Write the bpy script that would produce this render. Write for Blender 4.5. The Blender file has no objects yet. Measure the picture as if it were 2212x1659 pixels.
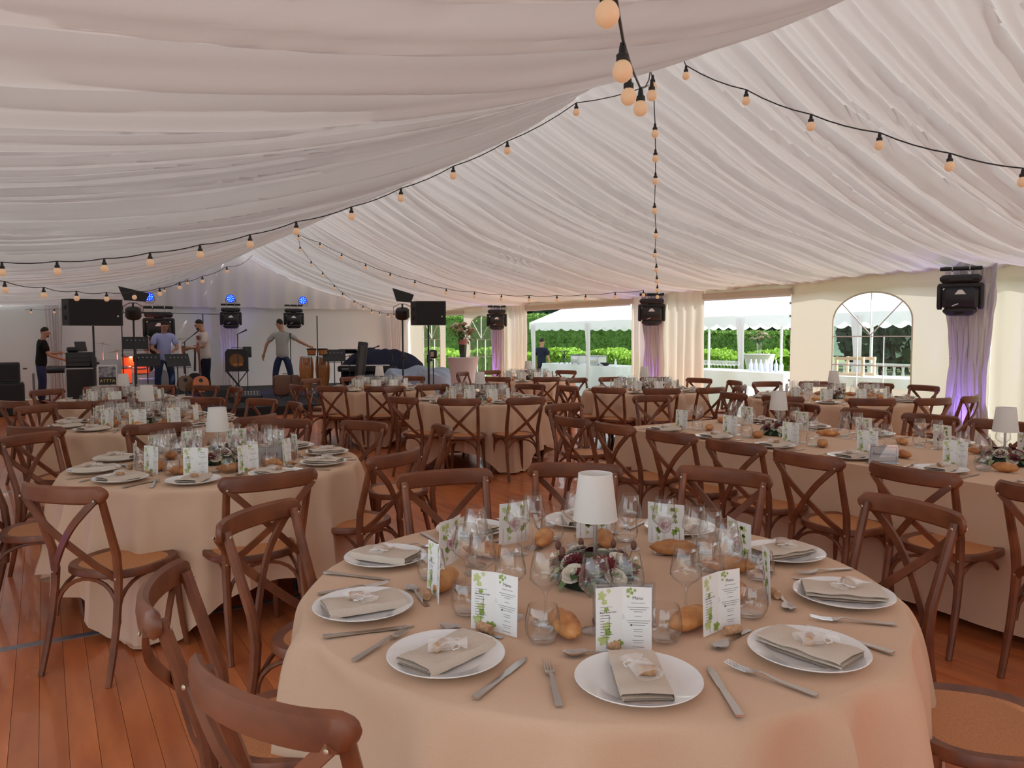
import bpy, math, random
from mathutils import Vector, Matrix
random.seed(7)
S=bpy.context.scene; COL=S.collection
R=math.radians; PI=math.pi
# ---------------------------------------------------------------- camera
CX,CY,FP=1106.0,829.5,1640.0
CH=1.50; ROLL=.003; Y0=729.0
TH=math.atan((CY-Y0)/FP); YAW=math.atan((1106-95)/FP)
cd=bpy.data.cameras.new('camera'); cam=bpy.data.objects.new('camera',cd); COL.objects.link(cam)
cd.sensor_width=36; cd.lens=FP/2212*36; cd.clip_start=.05; cd.clip_end=500
fw=Vector((math.sin(YAW)*math.cos(TH),math.cos(YAW)*math.cos(TH),-math.sin(TH)))
rt=Vector((math.cos(YAW),-math.sin(YAW),0)); up=rt.cross(fw)
rt2=(rt*math.cos(ROLL)-up*math.sin(ROLL)).normalized(); up2=rt2.cross(fw)
M=Matrix((rt2,up2,-fw)).transposed().to_4x4(); M.translation=(0,0,CH)
cam.matrix_world=M; S.camera=cam
def ray(x,y):
    u=(x-CX)/FP; v=(y-CY)/FP
    c,s=math.cos(ROLL),math.sin(ROLL); u,v=c*u-s*v,s*u+c*v
    fy=math.cos(TH)-v*math.sin(TH); dn=math.sin(TH)+v*math.cos(TH)
    return (fy*math.sin(YAW)+u*math.cos(YAW), fy*math.cos(YAW)-u*math.sin(YAW), -dn)
def un(x,y,z):            # photo pixel -> point of the room on the level z
    r=ray(x,y); t=(z-CH)/r[2]; return Vector((r[0]*t,r[1]*t,z))
def unY(x,y,Y):           # photo pixel -> point on the plane Y
    r=ray(x,y); t=Y/r[1]; return Vector((r[0]*t,Y,CH+r[2]*t))
def unX(x,y,X):
    r=ray(x,y); t=X/r[0]; return Vector((X,r[1]*t,CH+r[2]*t))
# ---------------------------------------------------------------- world, sun, exposure
w=bpy.data.worlds.new('sky'); S.world=w; w.use_nodes=True
nt=w.node_tree; bg=nt.nodes['Background']
sk=nt.nodes.new('ShaderNodeTexSky'); sk.sky_type='NISHITA'; sk.sun_disc=False
sk.sun_elevation=R(52); sk.sun_rotation=R(115); sk.air_density=1.0; sk.dust_density=2.0; sk.ozone_density=1.0
hs=nt.nodes.new('ShaderNodeHueSaturation'); hs.inputs['Saturation'].default_value=.45; nt.links.new(sk.outputs[0],hs.inputs['Color'])
wb=nt.nodes.new('ShaderNodeMix'); wb.data_type='RGBA'; wb.blend_type='MULTIPLY'; wb.inputs[0].default_value=1; wb.inputs[7].default_value=(.97,1.0,.97,1); nt.links.new(hs.outputs[0],wb.inputs[6]); nt.links.new(wb.outputs[2],bg.inputs[0]); bg.inputs[1].default_value=.45
sd=bpy.data.lights.new('sun','SUN'); so=bpy.data.objects.new('sun',sd); COL.objects.link(so)
sd.energy=8.6; sd.angle=R(1.0); sd.color=(1.0,.97,.92)
SUND=Vector((.44,-.58,.68)).normalized()      # towards the sun
so.rotation_euler=SUND.to_track_quat('Z','Y').to_euler(); so.location=(20,-8,20)
S.view_settings.view_transform='Standard'; S.view_settings.look='None'
S.view_settings.gamma=1; S.view_settings.exposure=-0.02; S.view_settings.use_curve_mapping=False
cy=S.cycles; cy.max_bounces=10; cy.diffuse_bounces=5; cy.glossy_bounces=3; cy.transmission_bounces=6
cy.transparent_max_bounces=24; cy.sample_clamp_indirect=6; cy.use_denoising=True
cy.caustics_reflective=False; cy.caustics_refractive=False
# ---------------------------------------------------------------- materials
MATS={}
def mat(name,col,rough=.6,metal=0,spec=.5,kind=None,var=None,scale=8,stretch=(1,1,1),bump=0,emit=None,trans=0,coat=0,rnd=0,alpha=1,dots=None):
    if name in MATS: return MATS[name]
    m=bpy.data.materials.new(name); m.use_nodes=True; MATS[name]=m
    n=m.node_tree; b=n.nodes['Principled BSDF']; L=n.links.new
    b.inputs['Base Color'].default_value=(*col,1); b.inputs['Roughness'].default_value=rough
    b.inputs['Metallic'].default_value=metal; b.inputs['Specular IOR Level'].default_value=spec
    b.inputs['Coat Weight'].default_value=coat
    csrc=None
    if var or bump or rnd:
        tc=n.nodes.new('ShaderNodeTexCoord'); mp=n.nodes.new('ShaderNodeMapping'); mp.inputs['Scale'].default_value=stretch
        L(tc.outputs['Object'],mp.inputs[0])
        if rnd:
            oi=n.nodes.new('ShaderNodeObjectInfo'); ad=n.nodes.new('ShaderNodeVectorMath'); ad.operation='ADD'
            mu=n.nodes.new('ShaderNodeMath'); mu.operation='MULTIPLY'; mu.inputs[1].default_value=37
            L(oi.outputs['Random'],mu.inputs[0]); L(mp.outputs[0],ad.inputs[0]); L(mu.outputs[0],ad.inputs[1]); vec=ad.outputs[0]
        else: vec=mp.outputs[0]
        nz=n.nodes.new('ShaderNodeTexNoise'); nz.inputs['Scale'].default_value=scale; nz.inputs['Detail'].default_value=5; L(vec,nz.inputs['Vector'])
        if var:
            cr=n.nodes.new('ShaderNodeValToRGB'); cr.color_ramp.elements[0].color=(*var,1); cr.color_ramp.elements[1].color=(*col,1)
            cr.color_ramp.elements[0].position=.32; cr.color_ramp.elements[1].position=.68
            L(nz.outputs[0],cr.inputs[0]); csrc=cr.outputs[0]
        if rnd:
            hs=n.nodes.new('ShaderNodeHueSaturation'); mr=n.nodes.new('ShaderNodeMapRange'); mr.inputs[3].default_value=1-rnd; mr.inputs[4].default_value=1+rnd
            L(oi.outputs['Random'],mr.inputs[0]); L(mr.outputs[0],hs.inputs['Value'])
            if csrc: L(csrc,hs.inputs['Color'])
            else: hs.inputs['Color'].default_value=(*col,1)
            csrc=hs.outputs[0]
        if csrc: L(csrc,b.inputs['Base Color'])
        if bump:
            bp=n.nodes.new('ShaderNodeBump'); bp.inputs['Strength'].default_value=bump; bp.inputs['Distance'].default_value=.004
            L(nz.outputs[0],bp.inputs['Height']); L(bp.outputs[0],b.inputs['Normal'])
    if emit: b.inputs['Emission Color'].default_value=(*emit[0],1); b.inputs['Emission Strength'].default_value=emit[1]
    if trans:
        t=n.nodes.new('ShaderNodeBsdfTranslucent'); mx=n.nodes.new('ShaderNodeMixShader'); mx.inputs[0].default_value=trans
        t.inputs[0].default_value=(*col,1)
        if csrc: L(csrc,t.inputs[0])
        L(b.outputs[0],mx.inputs[1]); L(t.outputs[0],mx.inputs[2]); L(mx.outputs[0],n.nodes['Material Output'].inputs[0])
    if alpha<1:
        b.inputs['Alpha'].default_value=alpha
    return m
def glassmat(name,tint=(1,1,1),edge=.55,gl=.07):
    m=bpy.data.materials.new(name); m.use_nodes=True; n=m.node_tree; n.nodes.clear(); L=n.links.new; MATS[name]=m
    o=n.nodes.new('ShaderNodeOutputMaterial'); t=n.nodes.new('ShaderNodeBsdfTransparent'); g=n.nodes.new('ShaderNodeBsdfGlossy'); g.inputs['Roughness'].default_value=.03
    lw=n.nodes.new('ShaderNodeLayerWeight'); lw.inputs[0].default_value=.35
    cr=n.nodes.new('ShaderNodeValToRGB'); cr.color_ramp.elements[0].color=(*tint,1); cr.color_ramp.elements[1].color=(tint[0]*edge,tint[1]*edge,tint[2]*edge,1)
    cr.color_ramp.elements[0].position=.35
    L(lw.outputs['Facing'],cr.inputs[0]); L(cr.outputs[0],t.inputs[0])
    pw=n.nodes.new('ShaderNodeMath'); pw.operation='POWER'; pw.inputs[1].default_value=3.0; L(lw.outputs['Facing'],pw.inputs[0])
    ma=n.nodes.new('ShaderNodeMath'); ma.operation='MULTIPLY_ADD'; ma.inputs[1].default_value=.75; ma.inputs[2].default_value=.11; L(pw.outputs[0],ma.inputs[0])
    lw.inputs[0].default_value=.5
    mx=n.nodes.new('ShaderNodeMixShader'); L(ma.outputs[0],mx.inputs[0]); L(t.outputs[0],mx.inputs[1]); L(g.outputs[0],mx.inputs[2]); L(mx.outputs[0],o.inputs[0])
    return m
wood=mat('dark_stained_wood',(.235,.074,.029),.40,var=(.125,.036,.015),scale=4,stretch=(1.2,4,2),rnd=.12,bump=.15)
# woven seat
cane=mat('woven_cane',(.64,.27,.10),.55,var=(.46,.17,.06),scale=260,bump=.35)
cloth=mat('beige_tablecloth_linen',(.70,.485,.34),.85,spec=.15,var=(.66,.45,.315),scale=420,bump=.12)
napk=mat('beige_napkin_linen',(.66,.56,.47),.9,spec=.1,var=(.60,.50,.41),scale=300,bump=.1)
porc=mat('white_porcelain',(.86,.85,.84),.12,coat=.3)
steel=mat('polished_steel',(.62,.58,.55),.22,metal=1)
chrome=mat('brushed_metal',(.55,.55,.55),.3,metal=1)
brass=mat('dull_brass_bolt',(.62,.50,.38),.35,metal=1)
glass=glassmat('clear_glass',edge=.72); pvc=glassmat('clear_window_film',(.93,.96,.97),.8)
acryl=glassmat('clear_acrylic',(.97,.97,.98),.7)
paper=mat('white_card',(.88,.87,.85),.7,spec=.2)
ink=mat('dark_print',(.11,.10,.11),.8); leafink=mat('green_leaf_print',(.42,.52,.14),.8,var=(.22,.33,.05),scale=60)
leafink2=mat('pale_green_print',(.60,.66,.34),.8,var=(.50,.58,.2),scale=60)
pinkink=mat('mauve_print',(.62,.28,.36),.8)
shade=mat('white_lamp_shade',(.93,.90,.87),.8,trans=.35)
bread=mat('bread_crust',(.70,.34,.12),.5,var=(.40,.13,.035),scale=18,bump=.6,rnd=.15)
corkm=mat('cork',(.62,.38,.22),.85,var=(.42,.22,.11),scale=120)
org=mat('organza',(.95,.92,.9),.6,alpha=.33)
ribb=mat('white_ribbon',(.9,.87,.85),.5)
rosew=mat('cream_rose_petal',(.90,.85,.76),.6,trans=.2,var=(.86,.82,.68),scale=20)
dahl=mat('burgundy_petal',(.20,.008,.025),.6,var=(.09,.004,.012),scale=30)
budm=mat('brown_bud',(.16,.07,.05),.6)
leafm=mat('green_leaf',(.10,.20,.07),.5,var=(.05,.11,.035),scale=25,trans=.15,rnd=.25)
leafl=mat('variegated_leaf',(.50,.58,.33),.5,var=(.16,.27,.09),scale=30,rnd=.2)
floorm=mat('orange_floor_board',(.66,.20,.065),.30,var=(.44,.115,.04),scale=2.6,stretch=(4,.7,1),rnd=.10,bump=.05,coat=.25)
floord=mat('dark_joint',(.33,.115,.05),.9)
alu=mat('aluminium_strip',(.42,.42,.44),.35,metal=.8)
lining=mat('white_lining_fabric',(.73,.715,.70),.9,spec=.05,trans=.12,bump=.1,scale=200)
pvcw=mat('white_tarpaulin',(.80,.75,.64),.6,trans=.24,spec=.3)
wallw=mat('white_wall_sheet',(.84,.84,.84),.7,spec=.2,trans=.12)
voile=mat('white_voile_curtain',(.84,.80,.80),.85,spec=.1,trans=.3)
blk=mat('black_plastic',(.018,.018,.02),.5); blkm=mat('black_metal',(.03,.03,.032),.4,metal=.3)
blkc=mat('black_carpet',(.022,.022,.026),.95,scale=200,bump=.3,var=(.015,.015,.018))
navy=mat('navy_cloth',(.02,.022,.045),.8,spec=.2); bluegrey=mat('blue_grey_cloth',(.30,.36,.46),.7,spec=.2)
tarp=mat('white_marquee_canvas',(.88,.89,.92),.6,trans=.3,spec=.2)
bulbm=mat('warm_frosted_bulb',(.72,.52,.36),.35,emit=((1.0,.56,.30),.26))
ledb=mat('blue_led',(.02,.04,.5),.3,emit=((.0,.03,1.0),2.2)); ledw=mat('blue_white_led',(.3,.5,1),.3,emit=((.12,.40,1.0),3.5))
whitep=mat('white_paint',(.85,.85,.85),.4); frost=mat('white_stretch_cover',(.80,.76,.78),.7,trans=.15)
skin=mat('skin',(.50,.26,.17),.55,spec=.3); hairm=mat('dark_hair',(.025,.016,.012),.8)
congaw=mat('orange_lacquered_wood',(.55,.22,.07),.3,coat=.4,var=(.42,.15,.045),scale=6,stretch=(4,4,.5))
# ---------------------------------------------------------------- mesh helper
class MB:
    def __init__(s): s.v=[]; s.f=[]; s.m=[]; s.mi=0
    def add(s,vs,fs):
        o=len(s.v); s.v+= [tuple(p) for p in vs]; s.f+=[tuple(i+o for i in f) for f in fs]; s.m+=[s.mi]*len(fs); return s
    def mati(s,i): s.mi=i; return s
    def box(s,c,d,rot=None,taper=1):
        x,y,z=[k/2 for k in d]; vs=[]
        for sz in (-1,1):
            t=taper if sz>0 else 1
            for sx,sy in ((-1,-1),(1,-1),(1,1),(-1,1)):
                p=Vector((sx*x*t,sy*y*t,sz*z))
                if rot: p=rot@p
                vs.append(p+Vector(c))
        return s.add(vs,[(3,2,1,0),(4,5,6,7),(0,1,5,4),(1,2,6,5),(2,3,7,6),(3,0,4,7)])
    def rbox(s,c,d,b=.01,rot=None):     # box with chamfered vertical edges and top
        x,y,z=[k/2 for k in d]; ring=[(-x+b,-y),(x-b,-y),(x,-y+b),(x,y-b),(x-b,y),(-x+b,y),(-x,y-b),(-x,-y+b)]
        vs=[]
        for zz,k in ((-z,1-b/max(x,y)),(-z+b,1),(z-b,1),(z,1-b/max(x,y))):
            for p in ring:
                q=Vector((p[0]*k,p[1]*k,zz)); q=rot@q if rot else q; vs.append(q+Vector(c))
        fs=[tuple(range(7,-1,-1)),tuple(range(24,32))]
        for r in range(3):
            for i in range(8): j=(i+1)%8; fs.append((r*8+i,r*8+j,r*8+8+j,r*8+8+i))
        return s.add(vs,fs)
    def tube(s,pts,rad,n=8,cap=True,flat=None,closed=False):
        pts=[Vector(p) for p in pts]; k=len(pts)
        if not hasattr(rad,'__len__'): rad=[rad]*k
        vs=[]; prev=None
        for i,p in enumerate(pts):
            a=pts[i-1] if i>0 else (pts[-1] if closed else p); b=pts[(i+1)%k] if (i<k-1 or closed) else p
            t=(b-a).normalized() if (b-a).length>1e-9 else Vector((0,0,1))
            if prev is None:
                r=Vector((0,0,1)) if abs(t.z)<.9 else Vector((1,0,0))
            else: r=prev
            u=(r-t*r.dot(t)).normalized(); v=t.cross(u); prev=u
            ru=rad[i]; rv=ru*(flat if flat else 1)
            if hasattr(ru,'__len__'): ru,rv=ru
            for j in range(n):
                a_=2*PI*j/n+PI/n; vs.append(p+u*math.cos(a_)*rv+v*math.sin(a_)*ru)
        fs=[]
        for i in range(k if closed else k-1):
            i2=(i+1)%k
            for j in range(n): j2=(j+1)%n; fs.append((i*n+j,i*n+j2,i2*n+j2,i2*n+j))
        if cap and not closed: fs+= [tuple(range(n-1,-1,-1)),tuple((k-1)*n+j for j in range(n))]
        return s.add(vs,fs)
    def lathe(s,prof,n=16,c=(0,0,0),cap0=True,cap1=True,rot=None):
        vs=[]; c=Vector(c)
        for r,z in prof:
            for j in range(n):
                a=2*PI*j/n; p=Vector((r*math.cos(a),r*math.sin(a),z)); p=rot@p if rot else p; vs.append(p+c)
        fs=[]
        for i in range(len(prof)-1):
            for j in range(n): j2=(j+1)%n; fs.append((i*n+j,i*n+j2,(i+1)*n+j2,(i+1)*n+j))
        if cap0 and prof[0][0]>1e-5: fs.append(tuple(range(n-1,-1,-1)))
        if cap1 and prof[-1][0]>1e-5: fs.append(tuple((len(prof)-1)*n+j for j in range(n)))
        return s.add(vs,fs)
    def ball(s,c,r,n=10,m=6,sc=(1,1,1),rot=None):
        vs=[];c=Vector(c)
        for i in range(m+1):
            ph=PI*i/m
            for j in range(n):
                a=2*PI*j/n; p=Vector((r*sc[0]*math.sin(ph)*math.cos(a),r*sc[1]*math.sin(ph)*math.sin(a),-r*sc[2]*math.cos(ph)))
                p=rot@p if rot else p; vs.append(p+c)
        fs=[]
        for i in range(m):
            for j in range(n): j2=(j+1)%n; fs.append((i*n+j,i*n+j2,(i+1)*n+j2,(i+1)*n+j))
        return s.add(vs,fs)
    def grid(s,fn,nu,nv,closeu=False):
        vs=[fn(i/nu,j/nv) for i in range(nu+(0 if closeu else 1)) for j in range(nv+1)]
        fs=[]
        N=nu if closeu else nu+1
        for i in range(nu):
            i2=(i+1)%N
            for j in range(nv): fs.append((i*(nv+1)+j,i2*(nv+1)+j,i2*(nv+1)+j+1,i*(nv+1)+j+1))
        return s.add(vs,fs)
    def prism(s,poly,z0,z1,f=None):
        n=len(poly); f=f or (lambda x,y,z:(x,y,z))
        vs=[f(x,y,z0) for x,y in poly]+[f(x,y,z1) for x,y in poly]
        fs=[tuple(range(n-1,-1,-1)),tuple(range(n,2*n))]+[(i,(i+1)%n,n+(i+1)%n,n+i) for i in range(n)]
        return s.add(vs,fs)
    def mesh(s,name,mats,smooth=True):
        me=bpy.data.meshes.new(name); me.from_pydata(s.v,[],s.f)
        for m in (mats if isinstance(mats,(list,tuple)) else [mats]): me.materials.append(m)
        if isinstance(mats,(list,tuple)): me.polygons.foreach_set('material_index',s.m)
        if smooth is True:
            me.polygons.foreach_set('use_smooth',[True]*len(s.f))
            try: me.set_sharp_from_angle(angle=R(40))
            except Exception: pass
        me.update(); return me
    def build(s,name,mats,parent=None,smooth=True):
        return link(name,s.mesh(name,mats,smooth),parent)
def link(name,me,parent=None):
    o=bpy.data.objects.new(name,me); COL.objects.link(o)
    if parent: o.parent=parent
    return o
def thing(name,label,cat,loc=(0,0,0),rz=0,group=None):
    o=bpy.data.objects.new(name,None); COL.objects.link(o); o.empty_display_size=.05
    o.location=loc; o.rotation_euler=(0,0,rz); return tag(o,label,cat,group)
def tag(o,label,cat,group=None,kind=None):
    if label: o['label']=label
    if cat: o['category']=cat
    if group: o['group']=group
    if kind: o['kind']=kind
    return o
def struct(o): o['kind']='structure'; return o
def kids(o): return [c for c in KID.get(o,[])]
KID={}
def dup(src,loc,rz,label,group=None,depth=2,keep=None):
    c=src.copy(); COL.objects.link(c); c.location=loc; c.rotation_euler=(0,0,rz); c['label']=label
    if group: c['group']=group
    def rec(a,b):
        for ch in a.children:
            if keep and ch.name.split('.')[0] not in keep: continue
            d=ch.copy(); COL.objects.link(d); d.parent=b; rec(ch,d)
    rec(src,c)
    return c
def rotz(a): return Matrix.Rotation(a,3,'Z')
def rotx(a): return Matrix.Rotation(a,3,'X')
def roty(a): return Matrix.Rotation(a,3,'Y')
def noise1(x,seed=0):
    i=math.floor(x); f=x-i; f=f*f*(3-2*f)
    h=lambda k: ((math.sin(k*127.1+seed*311.7)*43758.5453)%1.0)*2-1
    return h(i)*(1-f)+h(i+1)*f
def noise2(x,y,seed=0):
    i=math.floor(x); j=math.floor(y); f=x-i; g=y-j; f=f*f*(3-2*f); g=g*g*(3-2*g)
    h=lambda a,b: ((math.sin(a*127.1+b*269.5+seed*311.7)*43758.5453)%1.0)*2-1
    return (h(i,j)*(1-f)+h(i+1,j)*f)*(1-g)+(h(i,j+1)*(1-f)+h(i+1,j+1)*f)*g
# ================================================================ THE TENT
XR,XL,XE=4.55,-1.3,9.95; ZE,ZR=2.37,4.0; YN,YF=-3.2,22.2
PORT=[-.7,5.0,10.75,16.4,22.0]
# ---- floor of boards
fl=struct(MB().box(((XL+XE)/2,(YN+YF)/2,-.045),(XE-XL,YF-YN,.04)).build('floor',floord))
PW=.095; secs=[(-3.2,-.2),(-.2,2.07),(2.07,4.32),(4.38,6.6),(6.6,8.84),(8.90,11.1),(11.1,13.38),(13.44,15.6),(15.6,18.8),(18.8,22.2)]
pm={}; rest=MB(); npl=0
for si,(a,b) in enumerate(secs):
    me=MB().box((0,0,0),(PW-.0015,b-a-.004,.025)).mesh('plank',floorm,False)
    x=XL+PW/2; k=0
    while x<XE:
        ok=(si in(1,2) and -.5<x<3.7) or (si in(3,4) and -.5<x<4.9) 
        if ok and npl<300:
            o=link('plank',me,fl); o.location=(x,(a+b)/2+random.uniform(-.0005,.0005),-.0125+random.uniform(-.0006,.0006)); npl+=1
        else: rest.box((x,(a+b)/2,-.0128),(PW-.0015,b-a-.004,.025))
        x+=PW
o=rest.build('boards',floorm,fl,False); o['kind']='stuff'
for y in (4.35,8.87,13.41):
    MB().box(((XL+XE)/2,y,-.008),(XE-XL,.056,.02)).build('joint_strip',alu,fl,False)
# ---- ceiling lining
def folds(X,Y,sd):
    Yw=Y+.35*noise2(X*.35,Y*.45,sd+3)+.10*noise2(X*1.1,Y*1.3,sd+9)
    a=abs(math.sin(Yw*PI/.47+1.1*noise1(Yw*.9,sd)))**.75
    b=abs(math.sin(Yw*PI/.19+1.7*noise1(Yw*1.7,sd+1)))**.65
    c=abs(math.sin(Yw*PI/.083+2.*noise1(Yw*2.3,sd+2)))
    return .20*a*(.62+.38*noise1(Yw*.7,sd+4))+.10*b*(.7+.5*noise1(Yw*1.3,sd+6))+.020*c
def lin_z(X,Y,side):
    t=(XR-X)/(XR-XL) if side<0 else (X-XR)/(XE-XR)
    z=ZR+(ZE-ZR)*t
    ps=0
    for p,q in zip(PORT[:-1],PORT[1:]):
        if p<=Y<=q: s=(Y-p)/(q-p); ps=4*s*(1-s)
    if Y<PORT[0]: ps=.3
    sag=(.30 if side<0 else .24)*4*t*(1-t)*(1+.25*(.5-t))
    return z-sag-ps*(.14*(1-t)+.03) , t
def lining_mesh(side):
    Xa,Xb=(XR,XL) if side<0 else (XR,XE)
    L=YF-YN; NY=int(L/.021); NX=46
    def fn(i,j):
        Y=YN+L*i; X=Xa+(Xb-Xa)*j
        z,t=lin_z(X,Y,side)
        am=.35+1.0*math.sin(PI*min(max(t,0),1))**.6
        z-= (folds(X,Y,11 if side<0 else 31)-.06)*am
        return (X,Y,z)
    return MB().grid(fn,NY,NX)
ce=struct(lining_mesh(-1).build('ceiling',lining)); 
struct(lining_mesh(1).build('ceiling',lining))
# ---- far wall with pleated gable valance
YW=YF
ya=MB(); ya.box(((XL+XE)/2,YW+.06,1.25),(XE-XL,.02,2.5)); ya.prism([(XL,2.5),(XE,2.5),(XR,ZR+.2)],0,.02,lambda x,y,z:(x,YW+.05+z,y))
struct(ya.build('wall_far',wallw,None,False))
def valance(i,j):
    X=XL+.1+(XE-XL-.2)*i
    top=ZE+(ZR-ZE)*(1-abs(X-XR)/(XR-XL))-.02
    bot=2.36+.02*noise1(X*3,5)
    z=top+(bot-top)*j if top>bot else bot
    return (X,YW-.12-(.035+.02*j)*math.sin(X*2*PI/.42+1.2*noise1(X*1.3,2))-.02*noise1(X*5,3),z)
tag(MB().grid(valance,260,10).build('gable_valance',voile),'pleated white valance hanging from the gable above the band','valance')
# ---- side wall on the marquee side, built piece by piece
XW=9.90
def wall_panel(name,y0,y1,z0=0,z1=2.5,wave=0,win=None,m=pvcw,seed=0,kindl=None,lab=None):
    mb=MB(); N=max(8,int((y1-y0)/.03)); 
    def px(y,z): 
        return XW+wave*math.sin(y*2*PI/.21+2*noise1(y*4,seed))*(1.1-.35*z/2.5)+.4*wave*noise2(y*6,z*2,seed)
    if not win:
        mb.grid(lambda i,j:(px(y0+(y1-y0)*i,z0+(z1-z0)*j),y0+(y1-y0)*i,z0+(z1-z0)*j),N,14)
    else:
        a,b,zb,zs,zt=win; c=(a+b)/2; r=(b-a)/2; h=zt-zs
        mb.grid(lambda i,j:(XW,y0+(a-y0)*i,z0+(z1-z0)*j),6,10)
        mb.grid(lambda i,j:(XW,b+(y1-b)*i,z0+(z1-z0)*j),6,10)
        mb.grid(lambda i,j:(XW,a+(b-a)*i,z0+(zb-z0)*j),6,3)
        def arch(i,j):
            y=a+(b-a)*i; q=max(0,1-((y-c)/r)**2)**.5; zz=zs+h*q; return (XW,y,zz+(z1-zz)*j)
        mb.grid(arch,28,5)
    return mb.build(name,m)
def arched_window(n,a,b,zb,zs,zt,tr,group=None,skew=0):
    c=(a+b)/2; r=(b-a)/2; h=zt-zs
    sil=[(a,zb)]+[(c-r*math.cos(PI*k/24),zs+h*math.sin(PI*k/24)) for k in range(25)]+[(b,zb)]
    pane=MB(); pane.add([(XW+.004,y,z) for y,z in sil],[tuple(range(len(sil)))])
    w_=struct(pane.build('window_%d'%n,pvc,None,False))
    x=XW-.006
    def bar(nm,p,q,wd=.022):
        MB().tube([(x,p[0],p[1]),(x,q[0],q[1])],[(.004,wd/2)]*2,4).build(nm,whitep,w_,False)
    MB().tube([(x,y,z) for y,z in sil],.012,6).build('window_rim',pvcw,w_)
    for z in tr: bar('glazing_bar',(a,z),(b,z))
    t0=tr[0]
    for k in (1,2):
        y=a+(b-a)*k/3; bar('glazing_bar',(y,t0),(y,zb))
    for an in (40,90,140):
        q=(c-r*math.cos(R(an)),zs+h*math.sin(R(an))); bar('glazing_bar',(c,t0+.02),q)
    return w_
# from the camera side to the far corner
struct(wall_panel('wall_side',YN,4.86,0,2.4,.012,seed=1))
struct(wall_panel('wall_side',4.86,7.8,0,2.4,0,(5.85,7.05,.78,1.72,2.12)))
arched_window(1,5.85,7.05,.78,1.72,2.12,(1.50,1.09))
for k in range(9):
    tag(MB().lathe([(.016,0),(.02,.004),(.016,.008),(.009,.008)],10,(XW-.012,7.80,.62+k*.2),rot=roty(-PI/2)).build('eyelet',chrome),'small metal eyelet on the window sheet edge, %s from the floor'%['first','second','third','fourth','fifth','sixth','seventh','eighth','ninth'][k],'eyelet','eyelets on the window sheet')
struct(wall_panel('wall_side',9.61,11.58,0,2.33,.035,seed=3))
struct(wall_panel('wall_side',15.40,16.75,0,2.36,.03,seed=4))
struct(wall_panel('wall_side',16.75,18.6,0,2.4,0,(16.95,18.25,.45,1.70,2.08)))
arched_window(2,16.95,18.25,.45,1.70,2.08,(1.45,1.0))
struct(wall_panel('wall_side',19.7,22.2,0,2.4,0,(20.05,21.2,.45,1.70,2.08)))
arched_window(3,20.05,21.2,.45,1.70,2.08,(1.45,1.0))
# header beams over the openings and the lighter sheet above them
n=1
for a,b in ((7.8,9.61),(11.58,15.40),(18.6,19.7)):
    struct(MB().box((XW+.02,(a+b)/2,2.205),(.06,b-a+.1,.10)).build('trim_%d'%n,pvcw,None,False)); n+=1
    struct(MB().grid(lambda i,j:(XW+.05,a-.05+(b-a+.1)*i,2.25+.22*j),20,3).build('wall_side',pvcw))
    struct(MB().box((XW-.015,(a+b)/2,2.14),(.02,b-a,.03)).build('trim_%d'%n,whitep,None,False)); n+=1
struct(MB().box((XE-.05,(YN+YF)/2,2.45),(.10,YF-YN,.12)).build('trim_%d'%n,whitep,None,False)); n+=1
for p in PORT[1:4]:
    struct(MB().box((XW+.12,p,1.23),(.14,.14,2.44)).build('post_%d'%n,whitep,None,False)); n+=1
def outer_valance(i,j):
    L=YF-YN; return (XW+.09+.01*math.sin(i*L*4),YN+L*i,2.46-(.27+.04*abs(math.sin(PI*i*L/1.15)))*j)
tag(MB().grid(outer_valance,500,3).build('eave_valance',pvcw),'scalloped cream valance hanging outside the side wall under the eave','valance')
# voile curtains gathered round the posts
def curtain(yc,wd,label,zt=2.40,seed=0,x=None,along='y',tie=None):
    x=XW-.16 if x is None else x
    def fn(i,j):
        s=(i-.5)*wd*(1-.25*math.sin(PI*j*.9)**2 if tie is None else (1-.55*math.exp(-((1-j)*zt-tie)**2/.18)))
        d=.045*math.sin(i*2*PI*6.5+1.5*noise1(i*7,seed))*(1-.3*j)+.03*noise2(i*9,j*4,seed)+.05*math.cos((i-.5)*PI)
        z=zt*(1-j)+.01
        return (x-d,yc+s+.04*noise1(j*5,seed+i),z) if along=='y' else (yc+s,x-d,z)
    o=MB().grid(fn,90,26).build('curtain',voile); return tag(o,label,'curtain','voile curtains at the posts')
curtain(5.03,.62,'tall white voile curtain lit lilac between arched window and cream sheet',seed=1)
curtain(10.75,.62,'white voile curtain behind the moving light between the two openings',seed=2)
curtain(16.45,.6,'white voile curtain beside the flower-topped cocktail table',seed=3)
curtain(9.3,.7,'white voile curtain right where the big window panel is bunched',zt=2.34,seed=4,x=22.0,along='x')
curtain(4.35,.6,'narrow white curtain on the band backdrop lit violet by a spotlight',zt=2.32,seed=5,x=21.9,along='x')
curtain(.25,.4,'white curtain behind the person at the mixing desk',zt=2.32,seed=6,x=21.95,along='x')
struct(MB().box((5.4,YN-.02,1.25),(9.2,.02,2.5)).build('near_light_block',mat('light_block_sheet',(.70,.69,.68),.8,trans=.03),None,False))  # unseen partial end wall, added to cut daylight coming from behind the camera
# daylight side away from the marquee: wall sheet beyond the frame
struct(MB().box((XL-.02,(3.6+YF)/2,1.3),(.02,YF-3.6,2.6)).build('wall_left',mat('white_side_sheet',(.82,.80,.77),.7,trans=.35),None,False))
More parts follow.
